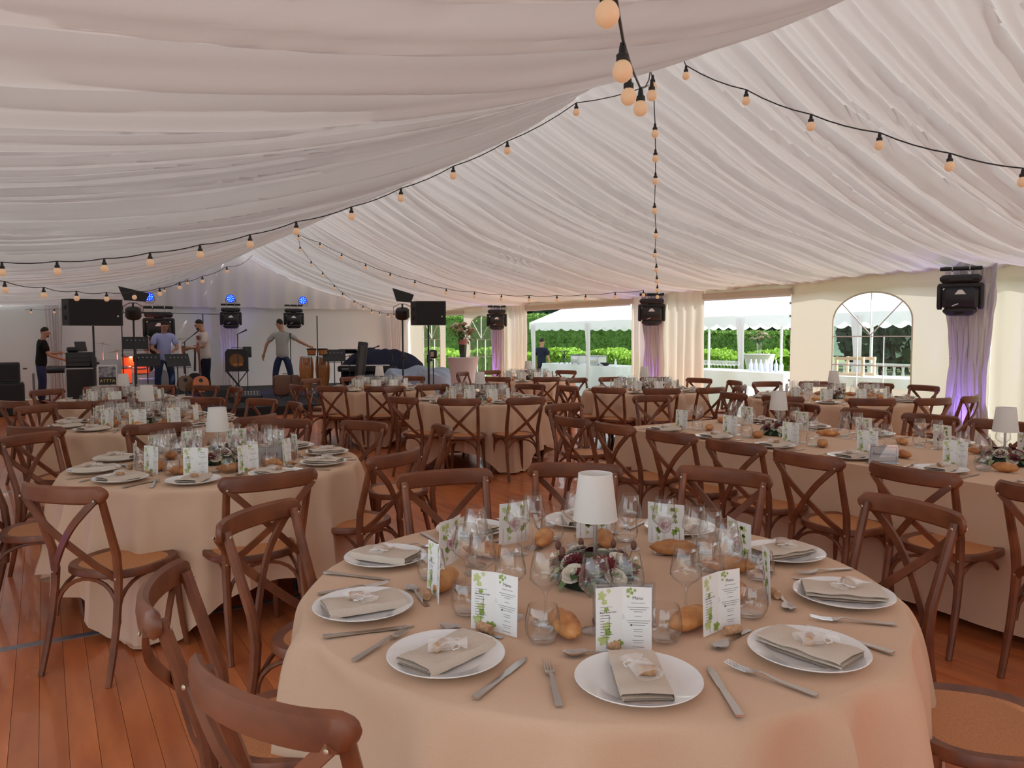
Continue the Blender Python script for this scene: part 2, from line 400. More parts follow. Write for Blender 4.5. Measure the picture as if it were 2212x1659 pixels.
# ---- purple up-lights at the foot of the curtains (small LED cans)
def uplight(x,y,aim,en,col,lab):
    t=thing('uplight',lab,'spotlight',(x,y,0),0,'floor uplights')
    MB().lathe([(.05,0),(.05,.02),(.02,.05)],12).build('base',blk,t)
    MB().lathe([(.05,.05),(.055,.07),(.055,.17),(.05,.17)],14).build('can',blk,t)
    MB().lathe([(.0,.172),(.045,.172)],12).build('lens',mat('violet_lens',(.3,.1,.9),.3,emit=((.3,.12,1),2)),t)
    l=bpy.data.lights.new('uplight_beam','SPOT'); lo=bpy.data.objects.new('uplight_beam',l); COL.objects.link(lo); lo.parent=t
    l.energy=en; l.color=col; l.spot_size=R(70); l.spot_blend=.8; l.shadow_soft_size=.05
    lo.location=(0,0,.2); lo.rotation_euler=(Vector(aim)).to_track_quat('-Z','Y').to_euler()
uplight(9.45,5.05,(.22,0,1),38,(.35,.2,1),'violet uplight at the foot of the tall curtain')
uplight(9.45,10.8,(.22,0,1),38,(.35,.2,1),'violet uplight below the curtain between the openings')
uplight(9.4,16.5,(.2,0,1),38,(.45,.2,1),'violet uplight below the curtain near the cocktail table')
uplight(4.35,21.3,(0,.2,1),40,(.3,.25,1),'violet uplight on the stage behind the band')
uplight(-1.05,4.75,(.7,-.3,.02),7,(.45,.25,1),'violet uplight low at the left tent side before the Arbois table')
# ================================================================ OUTSIDE
gr=struct(MB().box((40,12,-.35),(140,160,.1)).build('ground',mat('lawn_ground',(.15,.21,.07),.95,var=(.10,.15,.045),scale=3)))
struct(MB().box((-2,-9,-.29),(30,11.5,.04)).build('added_bounce_ground',mat('neutral_bounce_grey',(.27,.26,.25),.95,var=(.21,.205,.20),scale=30),None,False)); struct(MB().box((-9,10,-.29),(14,26,.04)).build('added_bounce_ground',MATS['neutral_bounce_grey'],None,False))  # unseen ground slabs added so grey, not green, light bounces into the tent
def hedge(name,pts,wd,hf,leafmat,nleaf,ls,label,seed=0,body=None):
    rnd=random.Random(seed); mb=MB()
    def at(t):
        L=t*(len(pts)-1); i=min(int(L),len(pts)-2); f=L-i; a=Vector(pts[i]); b=Vector(pts[i+1]); return a.lerp(b,f),(b-a).normalized()
    def fn(i,j):
        p,d=at(i); nrm=Vector((d.y,-d.x)); h=hf(i)
        pr=[(-.5,0),(-.5,.5),(-.47,.95),(-.3,1),(.3,1),(.47,.95),(.5,.5),(.5,0)]
        k=j*7; q=min(int(k),6); f=k-q; a=pr[q][0]*(1-f)+pr[q+1][0]*f; b=pr[q][1]*(1-f)+pr[q+1][1]*f
        e=p+nrm*(a*wd+.06*noise2(i*60,j*11,seed)); return (e.x,e.y,b*h+.05*noise2(i*70,j*9,seed+1)*(b>0)-.1)
    mb.grid(fn,120,14); mb.mi=1
    for k in range(nleaf):
        i=rnd.random(); j=rnd.random(); v=Vector(fn(i,j)); n_=Vector((rnd.uniform(-1,1),rnd.uniform(-1,1),rnd.uniform(-.3,1))).normalized()
        t=n_.orthogonal().normalized()*ls*rnd.uniform(.6,1.3); u=n_.cross(t)*.5; v=v+Vector((rnd.uniform(-.07,.07),rnd.uniform(-.07,.07),rnd.uniform(0,.10)))
        mb.add([v-t,v-u,v+t,v+u],[(0,1,2,3)])
    o=mb.build(name,[body or leafmat,leafmat],None,False); return tag(o,label,'hedge',kind='stuff')
hg=mat('hedge_green',(.17,.32,.05),.7,var=(.06,.14,.02),scale=14,trans=.25)
bg_=mat('bright_bush_green',(.30,.48,.06),.6,var=(.16,.32,.03),scale=9,trans=.35)
dk=mat('dark_tree_green',(.03,.07,.025),.8,var=(.012,.03,.012),scale=8)
hedge('hedge',[(25.8,20.2),(24.6,26),(22,31),(18,37),(12,44)],1.4,lambda t:1.72+.95*min(1,max(0,(t-.12)*2.5)),hg,26000,.085,'tall clipped green hedge standing beyond the white marquee',1,hg)
hedge('bush_row',[(20.8,16.6),(20,21),(18.5,26),(15,32)],1.6,lambda t:.92+.12*math.sin(t*40),bg_,16000,.10,'row of bright yellow-green bushes in front of the hedge',2,bg_)
# trees behind the hedge
def tree(x,y,h,r,seed,lab):
    rnd=random.Random(seed); t=thing('tree',lab,'tree',(x,y,-.3),0,'dark trees behind the hedge')
    MB().tube([(0,0,0),(.1,0,h*.35),(0,.1,h*.6)],[.22,.16,.08],8).build('trunk',mat('bark',(.08,.05,.03),.9),t)
    mb=MB()
    for k in range(420):
        a=rnd.uniform(0,2*PI); ph=math.acos(rnd.uniform(-.8,1)); q=r*rnd.uniform(.75,1.05)
        c=Vector((q*math.sin(ph)*math.cos(a),q*math.sin(ph)*math.sin(a),h*.62+q*1.1*math.cos(ph)))
        for _ in range(3):
            n_=Vector((rnd.gauss(0,1),rnd.gauss(0,1),rnd.gauss(0,1))).normalized(); s=n_.orthogonal()*.32; u=n_.cross(s)*.7; d=Vector((rnd.uniform(-.3,.3),rnd.uniform(-.3,.3),rnd.uniform(-.3,.3)))
            mb.add([c+d-s,c+d-u,c+d+s,c+d+u],[(0,1,2,3)])
    mb.ball((0,0,h*.62),r*.9,12,8,(1,1,1.1)); mb.build('crown',dk,t,False)
for k,(x,y,h,r) in enumerate([(38,24.2,3.0,1.6),(33,21.2,2.9,1.35),(43,27,3.1,1.8),(42.8,21.3,2.8,1.5),(30,27,5.2,2.2),(26.5,37,5.6,2.4),(15,51,6,2.8),(20.5,44,5.5,2.3),(36.5,20.2,2.7,1.3),(29,32,5.4,2.0)]):
    tree(x,y,h,r,k,'dark %s tree standing %s metres off behind the clipped hedge'%('tall' if h>4 else 'low',['forty','forty-one','forty-two','forty-four','forty-five','forty-six','fifty','fifty-two','fifty-five','forty-three'][k]))
hl=struct(MB().grid(lambda i,j:(60+25*j,-60+110*i,(1-abs(j-.5)*2)*(3.4+1.6*noise1(i*9,3))-.2),60,8).build('hill',mat('wooded_hill',(.10,.17,.10),.9,var=(.05,.10,.06),scale=.6)))
# white marquee next to the tent
mq=thing('marquee','long white marquee with scalloped edge standing outside the openings','marquee',(0,0,0))
MX0,MX1,MY0,MY1=13.5,18.5,6.0,20.8
rf=MB()
ze,zr=1.98,3.4; cx=(MX0+MX1)/2
P=[(MX0,MY0,ze),(MX1,MY0,ze),(MX1,MY1,ze),(MX0,MY1,ze),(cx,MY0+2.5,zr),(cx,MY1-2.5,zr)]
def quadgrid(mb,a,b,c,d,n,m,sag=.06):
    a,b,c,d=map(Vector,(a,b,c,d))
    mb.grid(lambda i,j:tuple((a.lerp(b,i)).lerp(d.lerp(c,i),j)-Vector((0,0,sag*math.sin(PI*i)*math.sin(PI*j)+.02*math.sin(i*PI*5)**2*math.sin(PI*j)))),n,m)
quadgrid(rf,P[0],P[3],P[5],P[4],30,8); quadgrid(rf,P[1],P[2],P[5],P[4],30,8)
rf.add([P[0],P[1],P[4]],[(0,1,2)]); rf.add([P[3],P[2],P[5]],[(0,1,2)])
rf.build('canopy',tarp,mq,False)
def scal(p,q,nm):
    p=Vector(p);q=Vector(q);L=(q-p).length; nn=int(L/.05)
    def fn(i,j):
        e=p.lerp(q,i); dz=.18+.09*abs(math.sin(PI*i*L/.42)); return (e.x+.01*math.sin(i*L*5),e.y,e.z-dz*j)
    MB().grid(fn,nn,3).build(nm,tarp,mq)
scal(P[0],P[3],'scalloped_edge'); scal(P[1],P[2],'scalloped_edge'); scal(P[0],P[1],'scalloped_edge'); scal(P[3],P[2],'scalloped_edge')
for y in (6.1,9.1,12.0,14.85,17.7,20.6):
    for x in (MX0+.05,MX1-.05):
        MB().box((x,y,.83),(.055,.055,2.25)).build('pole',whitep,mq,False)
for y in (9.1,12.0,17.7,20.6):
    MB().grid(lambda i,j:(MX0-.02-.03*math.sin(i*4*PI),y-.13+.26*i*(1-.35*math.sin(PI*j)),2.2*(1-j)-.28),16,14).build('leg_curtain',voile,mq)
# serving counters under white cloths
def counter(x,y,lx,ly,h,lab,cat='table'):
    o=MB()
    o.grid(lambda i,j:(x-lx/2+lx*(.5+(.5 if 0 else 0)) if 0 else x+[-1,1,1,-1,-1][min(int(i*4),4)]*0,0,0),1,1) if 0 else None
    ring=[]
    N=60
    for k in range(N):
        t=k/N*4; s=int(t); f=t-s
        c=[(-1,-1),(1,-1),(1,1),(-1,1)]; a=c[s]; b=c[(s+1)%4]; ring.append(((a[0]*(1-f)+b[0]*f)*lx/2,(a[1]*(1-f)+b[1]*f)*ly/2))
    vs=[]
    for lv,(z,k) in enumerate(((h,.995),(h-.01,1.0),(h*.5,1.0),(-.28,1.01))):
        for i,(a,b) in enumerate(ring):
            wv=.02*math.sin(i*1.3)*(lv/3); vs.append((x+a*k+wv*(a/lx*2),y+b*k+wv*(b/ly*2),z))
    fs=[tuple(range(N))]+[(l*N+i,l*N+(i+1)%N,(l+1)*N+(i+1)%N,(l+1)*N+i) for l in range(3) for i in range(N)]
    o.add(vs,fs); return tag(o.build('serving_counter',mat('white_counter_cloth',(.80,.81,.82),.8)),lab,cat)
counter(14.4,18.8,1.0,3.8,.66,'long serving counter under white cloth beneath the marquee')
counter(12.4,10.9,.9,2.7,.80,'glassware counter under white cloth outside the second opening')
counter(12.4,8.0,.9,1.9,.80,'short white clothed counter seen through the arched window')
DBG=0
def prj(x,y,z):
    v=cam.matrix_world.inverted()@Vector((x,y,z)); return (CX+v.x/-v.z*FP, CY-v.y/-v.z*FP)
# ================================================================ CHAIR
# local frame: origin on the floor under the seat, sitter faces +Y
def back_y(x,z):      # shape of the curved backrest
    base=-.205-.10*max(0,(z-.45)/.40)**1.2
    return base-.052*(1-(x/.235)**2)*min(1,max(0,(z-.42)/.30))
def make_chair():
    t=thing('cross_back_chair','x','chair',(0,0,0))
    out=[]
    for k in range(40):
        a=2*PI*k/40; c,s=math.cos(a),math.sin(a)
        x=math.copysign(abs(c)**.72,c)*(.215+.018*s); y=math.copysign(abs(s)**.72,s)*.205
        out.append((x,y))
    mb=MB()
    for sc,z in ((.80,.463),(.98,.470),(1.0,.460),(1.0,.440),(.97,.433),(.80,.436)): mb.v+=[(x*sc,y*sc,z) for x,y in out]
    for l in range(6):
        l2=(l+1)%6; mb.f+=[(l*40+i,l*40+(i+1)%40,l2*40+(i+1)%40,l2*40+i) for i in range(40)]
    mb.m=[0]*len(mb.f); mb.build('seat_frame',wood,t)
    mb=MB(); mb.v=[(x*.82,y*.82,.4635) for x,y in out]+[(x*.45,y*.45,.4605) for x,y in out]+[(0,0,.460)]+[(x*.82,y*.82,.45) for x,y in out]
    mb.f=[(i,(i+1)%40,40+(i+1)%40,40+i) for i in range(40)]+[(40+i,40+(i+1)%40,80) for i in range(40)]+[(81+i,81+(i+1)%40,(i+1)%40,i) for i in range(40)]
    mb.m=[0]*len(mb.f); mb.build('seat',cane,t)
    for s in (-1,1):
        pts=[]
        for z in (0,.12,.25,.38,.46,.56,.68,.78,.845):
            if z<=.46: y=-.205-.085*((.46-z)/.46)**1.6; x=.178+.012*((.46-z)/.46)
            else: y=back_y(.19,z)+.020; x=.178+.017*((z-.46)/.4)
            pts.append((s*x,y,z))
        MB().tube(pts,[.014,.016,.0175,.019,.020,.0195,.018,.017,.0165],8).build('leg',wood,t)
        pts=[(s*(.168+.022*f*f),.155+.035*f*f,.445*(1-f)) for f in (0,.25,.5,.75,1)]
        MB().tube(pts,[.018,.0175,.016,.0145,.013],8).build('leg',wood,t)
    # crest rail
    mb=MB(); n=34; prof=[(-.014,-.030),(-.0175,0),(-.014,.029),(0,.039),(.013,.029),(.0155,0),(.013,-.030),(0,-.039)]
    vs=[]
    for i in range(n+1):
        u=-1+2*i/n; u=math.copysign(1-(1-abs(u))**1.35,u) if abs(u)<1 else u; x=.232*u; e=max(0,abs(u)-.87)/.13; k=math.sqrt(max(.0,1-e*e)) if e>0 else 1; k=max(k,.18)
        yb=back_y(x,.845)+.045*max(0,abs(u)-.55)**1.5
        dx=Vector((.235*2/n, back_y(.235*(u+.09),.845)-back_y(.235*(u-.09),.845),0)); nrm=Vector((0,1,0))
        for a,b in prof: vs.append((x,yb+a*(.55+.45*k)-.010,.843+b*k))
    fs=[(i*8+j,i*8+(j+1)%8,(i+1)*8+(j+1)%8,(i+1)*8+j) for i in range(n) for j in range(8)]+[tuple(range(7,-1,-1)),tuple(n*8+j for j in range(8))]
    mb.add(vs,fs).build('crest_rail',wood,t)
    # crossed straps, one lying just behind the other
    for s,off in ((-1,-.022),(1,-.034)):
        pts=[]
        for i in range(13):
            f=i/12; x=s*(.20-.37*f); z=.825-.375*f
            pts.append((x,back_y(x,z)+off*(.4+.6*math.sin(PI*f))-.008+(.0 if f<.9 else .01),z))
        mb=MB(); vs=[]
        for i,p in enumerate(pts):
            a=Vector(pts[max(0,i-1)]); b=Vector(pts[min(12,i+1)]); t_=(b-a).normalized(); sd=t_.cross(Vector((0,1,0))).normalized()
            for u,v in ((-.015,-.006),(.015,-.006),(.015,.006),(-.015,.006)): q=Vector(p)+sd*u+Vector((0,v,0)); vs.append(q)
        fs=[(i*4+j,i*4+(j+1)%4,(i+1)*4+(j+1)%4,(i+1)*4+j) for i in range(12) for j in range(4)]+[(3,2,1,0),(48,49,50,51)]
        mb.add(vs,fs).build('cross_strap',wood,t)
    # bent arches under the seat
    def arch(p,q,inn):
        p=Vector(p);q=Vector(q); m=(p+q)/2; pts=[]
        for i in range(13):
            a=PI*i/12; e=p.lerp(q,(1-math.cos(a))/2); e.z=p.z+(.425-p.z)*math.sin(a)**.7; pts.append(e+Vector(inn)*math.sin(a))
        MB().tube(pts,.0095,6).build('bent_brace',wood,t)
    arch((-.172,-.215,.25),(.172,-.215,.25),(0,.03,0)); arch((-.165,.168,.25),(.165,.168,.25),(0,-.02,0))
    for s in (-1,1): arch((s*.178,-.21,.25),(s*.172,.165,.25),(-s*.012,0,0))
    for s in (-1,1):
        MB().ball((s*.198,back_y(.198,.835)+.036,.828),.0062,8,4,(1,.6,1)).build('bolt',brass,t)
        MB().ball((s*.203,back_y(.203,.835)-.032,.822),.0062,8,4,(1,.6,1)).build('bolt',brass,t)
        MB().ball((s*.179,-.224,.452),.006,8,4,(1,.6,1)).build('bolt',brass,t)
    return t
CHAIR0=make_chair(); chair_used=[0]
CLOCK=['twelve','one','two','three','four','five','six','seven','eight','nine','ten','eleven']
def clock(c,p):      # where round the table, six o'clock being the side towards the camera
    d=Vector((p[0]-c[0],p[1]-c[1])); f=Vector((c[0],c[1])).normalized(); r=Vector((f.y,-f.x))
    a=math.degrees(math.atan2(d.dot(r),d.dot(f)))%360
    return a
used_labels={}
def uniq(lab):
    k=used_labels.get(lab,0); used_labels[lab]=k+1
    return lab if k==0 else lab.replace('chair','second chair' if k==1 else 'third chair',1) if 'chair' in lab else lab
def place_chair(p,face,lab,grp,far):
    a=math.atan2(face[1],face[0])-PI/2
    lab=uniq(lab)
    if not chair_used[0]:
        chair_used[0]=1; CHAIR0.location=(p[0],p[1],0); CHAIR0.rotation_euler=(0,0,a); CHAIR0['label']=lab; CHAIR0['group']=grp; return CHAIR0
    return dup(CHAIR0,(p[0],p[1],0),a,lab,grp,keep=None if not far else ('seat','seat_frame','leg','crest_rail','cross_strap','bent_brace'))
# ================================================================ TABLES
TB={ # name: centre pixel on the table top, radius, phrase, cloth turn
 'T1':((1283,1253),.86,'the Sancerre table',.5),
 'T2':((472,1000),.82,'the Arbois table',.15),
 'T3':((318,913),.80,'the table behind Arbois',.6),
 'T4':((268,869),.80,'the mixing-desk table',.2),
 'T5':((1037,864),.77,'the middle table',.75),
 'T8':((820,840),.78,'the conga-side table',.3),
 'T9':((1141,821),.80,'the marquee-side table',.9),
 'T6':((1392,843.5),.84,'the between-openings table',.4),
 'T7':((1800,861),.98,'the arched-window table',.1),
}
TC={k:un(v[0][0],v[0][1],.76) for k,v in TB.items()}
TC['T1']=Vector((1.4001,1.7947,.76))
def cloth_mesh(rad,half,seed,nw=17,ztop=.762,hem=.012,fold=1.25):
    mb=MB(); NR=180
    def fn(i,j):
        a=2*PI*i; c,s=math.cos(a),math.sin(a)
        ext=min(half/max(abs(c),abs(s)), half*1.30)
        drop=ext-rad
        if j<=.25:
            r=(rad-.014)*(j/.25); return (r*c,r*s,ztop-.002*max(0,(j/.25-.9)*10)**2)
        t=((j-.25)/.75)**1.5
        s_=drop*t; z=ztop-.002-s_; q=min(1,s_/.03); rnd_=.014*math.sqrt(max(0,1-(1-q)**2))
        wv=(.5+.5*math.sin(nw*a+1.5*noise1(a*3,seed)))**2.2*(.65+.5*noise1(a*5,seed+2))
        amp=fold*(1-math.exp(-s_/.045))*(.034+.06*t)
        r=rad-.014+rnd_+amp*wv+.012*t*(drop/.6)+.01*noise2(a*6,t*4,seed)*min(1,s_/.05)
        if z<hem: 
            r+=(hem-z)*.12; z=hem+.012*abs(math.sin(a*23+t*9))
        return (r*c,r*s,z)
    mb.grid(fn,NR,36,closeu=True)
    return mb
def base_table(name,c,rad,lab,rz):
    t=thing('banquet_table',lab,'table',(c[0],c[1],0),rz,'round banquet tables')
    MB().lathe([(rad-.045,.728),(rad-.04,.735),(rad-.04,.748),(rad-.045,.752)],48).build('tabletop',mat('plywood',(.5,.36,.22),.6),t)
    for k in range(4):
        a=PI/4+k*PI/2; x,y=math.cos(a),math.sin(a)
        MB().tube([(x*.42,y*.42,.73),(x*.44,y*.44,.4),(x*.46,y*.46,0)],.014,8).build('leg',blkm,t)
NAMEC={'T1':'nearest'}
for i,(k,(px,rad,ph,rz)) in enumerate(TB.items()):
    c=TC[k]
    base_table(k,c,rad,'folding banquet table hidden beneath the cloth of '+ph,rz)
    half=rad+.50 if k!='T1' else rad+.62
    o=cloth_mesh(rad,half,i*3+1,nw=20+i%4,fold=1.55 if k=='T1' else 1.25).build('tablecloth',cloth); o.location=(c[0],c[1],0); o.rotation_euler=(0,0,rz)
    tag(o,'beige linen tablecloth draped over '+ph,'tablecloth','beige tablecloths')
# long table
LX0,LX1,LY0,LY1=3.96,5.42,-.9,4.80
t=thing('long_table','long trestle table hidden beneath the cloth of the Savennières table','table',((LX0+LX1)/2,(LY0+LY1)/2,0))
MB().rbox((0,0,.742),(LX1-LX0-.02,LY1-LY0-.02,.028),.01).build('tabletop',MATS['plywood'],t)
for sx in (-.58,.58):
    for sy in (-2.7,-.9,.9,2.7): MB().tube([(sx,sy,.73),(sx*1.03,sy,0)],.014,8).build('leg',blkm,t)
def rect_cloth():
    mb=MB(); lx,ly=(LX1-LX0)/2,(LY1-LY0)/2; ring=[]
    per=[]
    n1,n2=40,130
    for k in range(n1): per.append((-lx+2*lx*k/n1,-ly,0,-1,k))
    for k in range(n2): per.append((lx,-ly+2*ly*k/n2,1,0,k))
    for k in range(n1): per.append((lx-2*lx*k/n1,ly,0,1,k))
    for k in range(n2): per.append((-lx,ly-2*ly*k/n2,-1,0,k))
    N=len(per); rows=[(0,0),(.5,0)]+[(1,q/9) for q in range(10)]
    vs=[]
    for r,(k,t) in enumerate(rows):
        for i,(x,y,nx,ny,q) in enumerate(per):
            co=math.exp(-min(abs(abs(x)-lx)+abs(abs(y)-ly),9)*9)
            w=(.012+.010*noise1(i*.21,4)+.05*co)*t+.012*math.sin(i*.37)*t*t
            n_=Vector((x/lx if co>.3 else nx,y/ly if co>.3 else ny,0))
            vs.append((x*(k if k<1 else 1)+(n_.x*w),y*(k if k<1 else 1)+n_.y*w,.763-(.70)*t-(.003 if t>0 else 0)))
    fs=[(l*N+i,l*N+(i+1)%N,(l+1)*N+(i+1)%N,(l+1)*N+i) for l in range(len(rows)-1) for i in range(N)]
    return mb.add(vs,fs)
o=rect_cloth().build('tablecloth',cloth); o.location=((LX0+LX1)/2,(LY0+LY1)/2,0)
tag(o,'long beige tablecloth hanging straight over the Savennières table','tablecloth','beige tablecloths')
# ================================================================ CHAIRS BY TABLE (ends of each crest rail in the photo)
CH_PX={
'T1':[(455,1156,633,1090),(862,1040,1052,1027),(1148,1014,1340,1020),(1468,1018,1672,1043),(1885,1082,2075,1130),(301,1366,388,1222),(395,1450,742,1592)],
'T2':[(51,1026,230,1037),(480,1018,675,998),(790,976,905,958),(552,905,670,902),(265,928,405,917),(0,958,108,942),(751,905,842,905),(942,922,968,942)],
'T3':[(275,909,410,903),(24,917,118,921),(42,889,108,882),(518,895,597,887),(555,863,597,863),(627,862,645,872),(201,869,307,863),(392,860,486,860)],
'T4':[(105,865,195,866),(82,847,141,841),(8,855,42,850),(264,860,362,857),(200,836,271,836),(360,833,415,833),(438,832,486,832),(440,846,486,846)],
'T5':[(941,859,1030,859),(1103,850,1175,847),(846,856,895,854),(1132,834,1182,834),(1172,841,1205,840),(907,834,971,833),(1026,830,1079,830),(858,842,890,838)],
'T8':[(727,831,792,831),(857,829,922,828),(678,830,708,830),(654,820,687,821),(738,818,788,818),(873,813,909,813),(815,846,852,843),(930,826,960,822)],
'T9':[(1153,813,1211,813),(1048,814,1099,814),(1038,802,1078,802),(1118,799,1165,799),(1202,799,1246,799),(984,804,1011,804),],
'T6':[(1213,826,1240,824),(1290,830,1362,830),(1421,830,1499,830),(1257,811,1290,808),(1271,816,1322,813),(1371,810,1436,810),(1486,815,1538,815),(1533,830,1583,828),(1577,819,1602,820),(1550,846,1583,844)],
'T7':[(1620,831,1690,831),(1719,826,1806,826),(1851,830,1940,832),(1953,835,2039,836),(2068,844,2100,848),(2011,860,2087,857),(1639,857,1738,860),(1826,867,1945,868),(1560,862,1600,872)],
}
ALLCH=[]
ym_=lambda a:(a[1]+a[3])/2
for k,lst in CH_PX.items():
    c=TC[k]; rad=TB[k][1]; ph=TB[k][2]
    for a in lst:
        p=un(a[0],a[1],.845); q=un(a[2],a[3],.845); m=(p+q)/2
        d=Vector((c.x-m.x,c.y-m.y)); 
        if k=='T1' or (k=='T2' and ym_(a)>930):
            e=(q-p); n_=Vector((-e.y,e.x)).normalized()
            if n_.dot(d)<0: n_=-n_
            face=(n_*.75+d.normalized()*.25).normalized() if k=='T1' else (n_*.75+d.normalized()*.25).normalized()
            if k=='T1' and a[0] in (301,): face=(n_*.6+d.normalized()*.4).normalized()
            mid=Vector((m.x,m.y))
        else:
            Rr=rad+.50; C2=Vector((c.x,c.y)); xm=(a[0]+a[2])/2; ym=(a[1]+a[3])/2; r_=ray(xm,ym); r2=Vector((r_[0],r_[1])).normalized()
            Dc=C2.length; ycut={'T2':926,'T3':888,'T4':850,'T5':842,'T8':822,'T9':806,'T6':824,'T7':842}[k]
            pr=C2.dot(r2); h2=Rr*Rr-(C2-r2*pr).length_squared
            if h2>0: mid=r2*(pr-math.sqrt(h2) if ym>ycut else pr+math.sqrt(h2))
            else: mid=C2-(C2-r2*pr).normalized()*Rr+r2*(-.18 if ym>ycut else .18)
            face=(C2-mid).normalized()
        pos=mid+face*.33
        e=pos-Vector((c.x,c.y)); lim=rad+(.17 if k not in('T1','T2') else .0-.10 if k=='T2' else -.12)
        if k=='T2' and e.length<rad+.19 and ym_(a)>960:
            rr=-pos.normalized()
            for _ in range(40):
                if (pos-Vector((c.x,c.y))).length>=rad+.19: break
                pos=pos+rr*.01; mid=mid+rr*.01
        elif e.length<lim: pos=Vector((c.x,c.y))+e.normalized()*lim
        ALLCH.append((k,pos,face,mid))
# push chairs of one table apart when they would overlap
def relax():
    for _ in range(30):
        for i in range(len(ALLCH)):
            for j in range(i):
                if ALLCH[i][0] in('T1',) or ALLCH[j][0]=='T1': continue
                a,b=ALLCH[i],ALLCH[j]; d=a[1]-b[1]
                if d.length<.50:
                    s=d.normalized()*(.50-d.length)*.5 if d.length>1e-4 else Vector((.1,.1))
                    for idx,sg in ((i,1),(j,-1)):
                        kk,p_,f_,m_=ALLCH[idx]; c=TC[kk]; q=p_+s*sg; v=q-Vector((c.x,c.y)); r_=(p_-Vector((c.x,c.y))).length
                        q=Vector((c.x,c.y))+v.normalized()*r_; f2=(Vector((c.x,c.y))-q).normalized()
                        ALLCH[idx]=(kk,q,f2 if kk!='T2' else f_,m_)
relax()
for k,pos,face,mid in ALLCH:
    c=TC[k]; ang=clock(c,pos); h=CLOCK[int(round(ang/30))%12]; far=pos.length>7
    if DBG: print('CH',k,pos[:],[round(v) for v in prj(mid.x,mid.y,.845)])
    place_chair(pos,face,"wooden cross-back chair with cane seat at the %s o'clock side of %s"%(h,TB[k][2]),'cross-back chairs round '+TB[k][2],far)
# chairs of the near table that the frame cuts
c=TC['T1']
for px,z,nm,ex in (((2120,1560),.46,'whose cane seat is cut by the frame beside',0),((1937,1690),.845,'with only its top rail showing in front of',.325)):
    p=un(px[0],px[1],z) if z<.5 else un(1937,1750,.86); d=Vector((c.x-p.x,c.y-p.y)).normalized()
    pos=Vector((p.x,p.y))+d*ex
    place_chair(pos,d,'wooden cross-back chair %s the Sancerre table'%nm,'cross-back chairs round the Sancerre table',False)
p=un(-52,1000,.845); d=Vector((TC['T2'].x-p.x,TC['T2'].y-p.y)).normalized()
place_chair(Vector((p.x,p.y))+d*.30,d,"wooden cross-back chair at the nine o'clock side of the Arbois table, cut by frame",'cross-back chairs round the Arbois table',False)
NB=['farthest','second farthest','third farthest','middle','third nearest','second nearest','nearest','cut-off']
for i,y in enumerate((4.80,4.26,3.72,3.16,2.60,2.04,1.46)):
    place_chair((3.80+.03*noise1(i*3,1),y),(1,.06*noise1(i,3)),'cross-back chair on the Sancerre side of the Savennières table, %s from its far end'%['first','second','third','fourth','fifth','sixth','seventh'][i],'cross-back chairs along the Savennières table',False)
for i,a in enumerate([(1580,869,1672,870),(1685,877,1792,881),(1814,889,1940,896),(1949,902,2084,908),(2122,914,2235,922)]):
    p=un(a[0],a[1],.845); q=un(a[2],a[3],.845); m=(p+q)/2
    place_chair((max(5.60,min(m.x,5.97)-.33),min(m.y,4.75)),(-1,0),'cross-back chair on the window side of the Savennières table, %s from its far end'%['first','second','third','fourth','fifth'][i],'cross-back chairs along the Savennières table',False)
p=un(1215,880,.845); place_chair((p.x+.03,max(p.y-.33,5.02)),(0.08,-1),'cross-back chair at the far head of the Savennières table, sideways on','cross-back chairs along the Savennières table',False)
p=un(1400,861,.845); place_chair((p.x-.05,p.y-.33),(-.25,-1),'cross-back chair at the far head of the Savennières table, nearer the window','cross-back chairs along the Savennières table',False)
p=un(2225,885,.845)
place_chair((p.x-.1,p.y),(-.9,.4),'dark wooden cross-back chair standing alone against the cream side sheet','spare chair',False)
# ================================================================ TABLEWARE prototypes (kept at their first place)
def proto(o,cat): return o
def f_wine():
    return MB().lathe([(.0,.0),(.034,.0),(.0345,.002),(.020,.006),(.006,.011),(.0038,.02),(.0036,.070),(.006,.082),(.016,.094),(.034,.108),(.0415,.118),(.0405,.135),(.0345,.165),(.0295,.1915),(.0290,.1922),(.0284,.1915)],20,cap1=False,cap0=False).mesh('wine_glass',glass)
def f_tumb():
    return MB().lathe([(0,.001),(.026,.0005),(.033,.004),(.041,.020),(.044,.036),(.042,.058),(.036,.0875),(.0355,.0883),(.0348,.0875)],20,cap1=False,cap0=False).mesh('tumbler',glass)
def f_water(): 
    return MB().lathe([(0,.010),(.026,.009),(.030,.011)],20,cap1=False,cap0=False).mesh('thick_base',glass)
def f_plate():
    return MB().lathe([(0,.001),(.078,.001),(.086,.004),(.128,.0165),(.1335,.019),(.135,.0205),(.1335,.022),(.126,.0195),(.088,.008),(.080,.0055),(0,.005)],44,cap0=False,cap1=False).mesh('plate',porc)
def f_fork(det=True):
    mb=MB()
    def strip(pts,ws,th=.0022):
        vs=[]
        for (y,z),w in zip(pts,ws): vs+= [(-w/2,y,z),(w/2,y,z),(w/2,y,z+th),(-w/2,y,z+th)]
        n=len(pts); mb.add(vs,[(i*4+j,i*4+(j+1)%4,(i+1)*4+(j+1)%4,(i+1)*4+j) for i in range(n-1) for j in range(4)]+[(3,2,1,0),((n-1)*4,(n-1)*4+1,(n-1)*4+2,(n-1)*4+3)])
    strip([(-.105,.001),(-.095,.001),(-.02,.004),(.015,.009),(.025,.009),(.035,.005),(.05,.0035)],[.016,.016,.012,.008,.008,.018,.0225])
    for k in range(4):
        x=-.0093+k*.0062; mb.tube([(x,.049,.0045),(x,.075,.0055),(x,.103,.011)],[.0021,.0018,.0009],5)
    return mb.mesh('fork',steel)
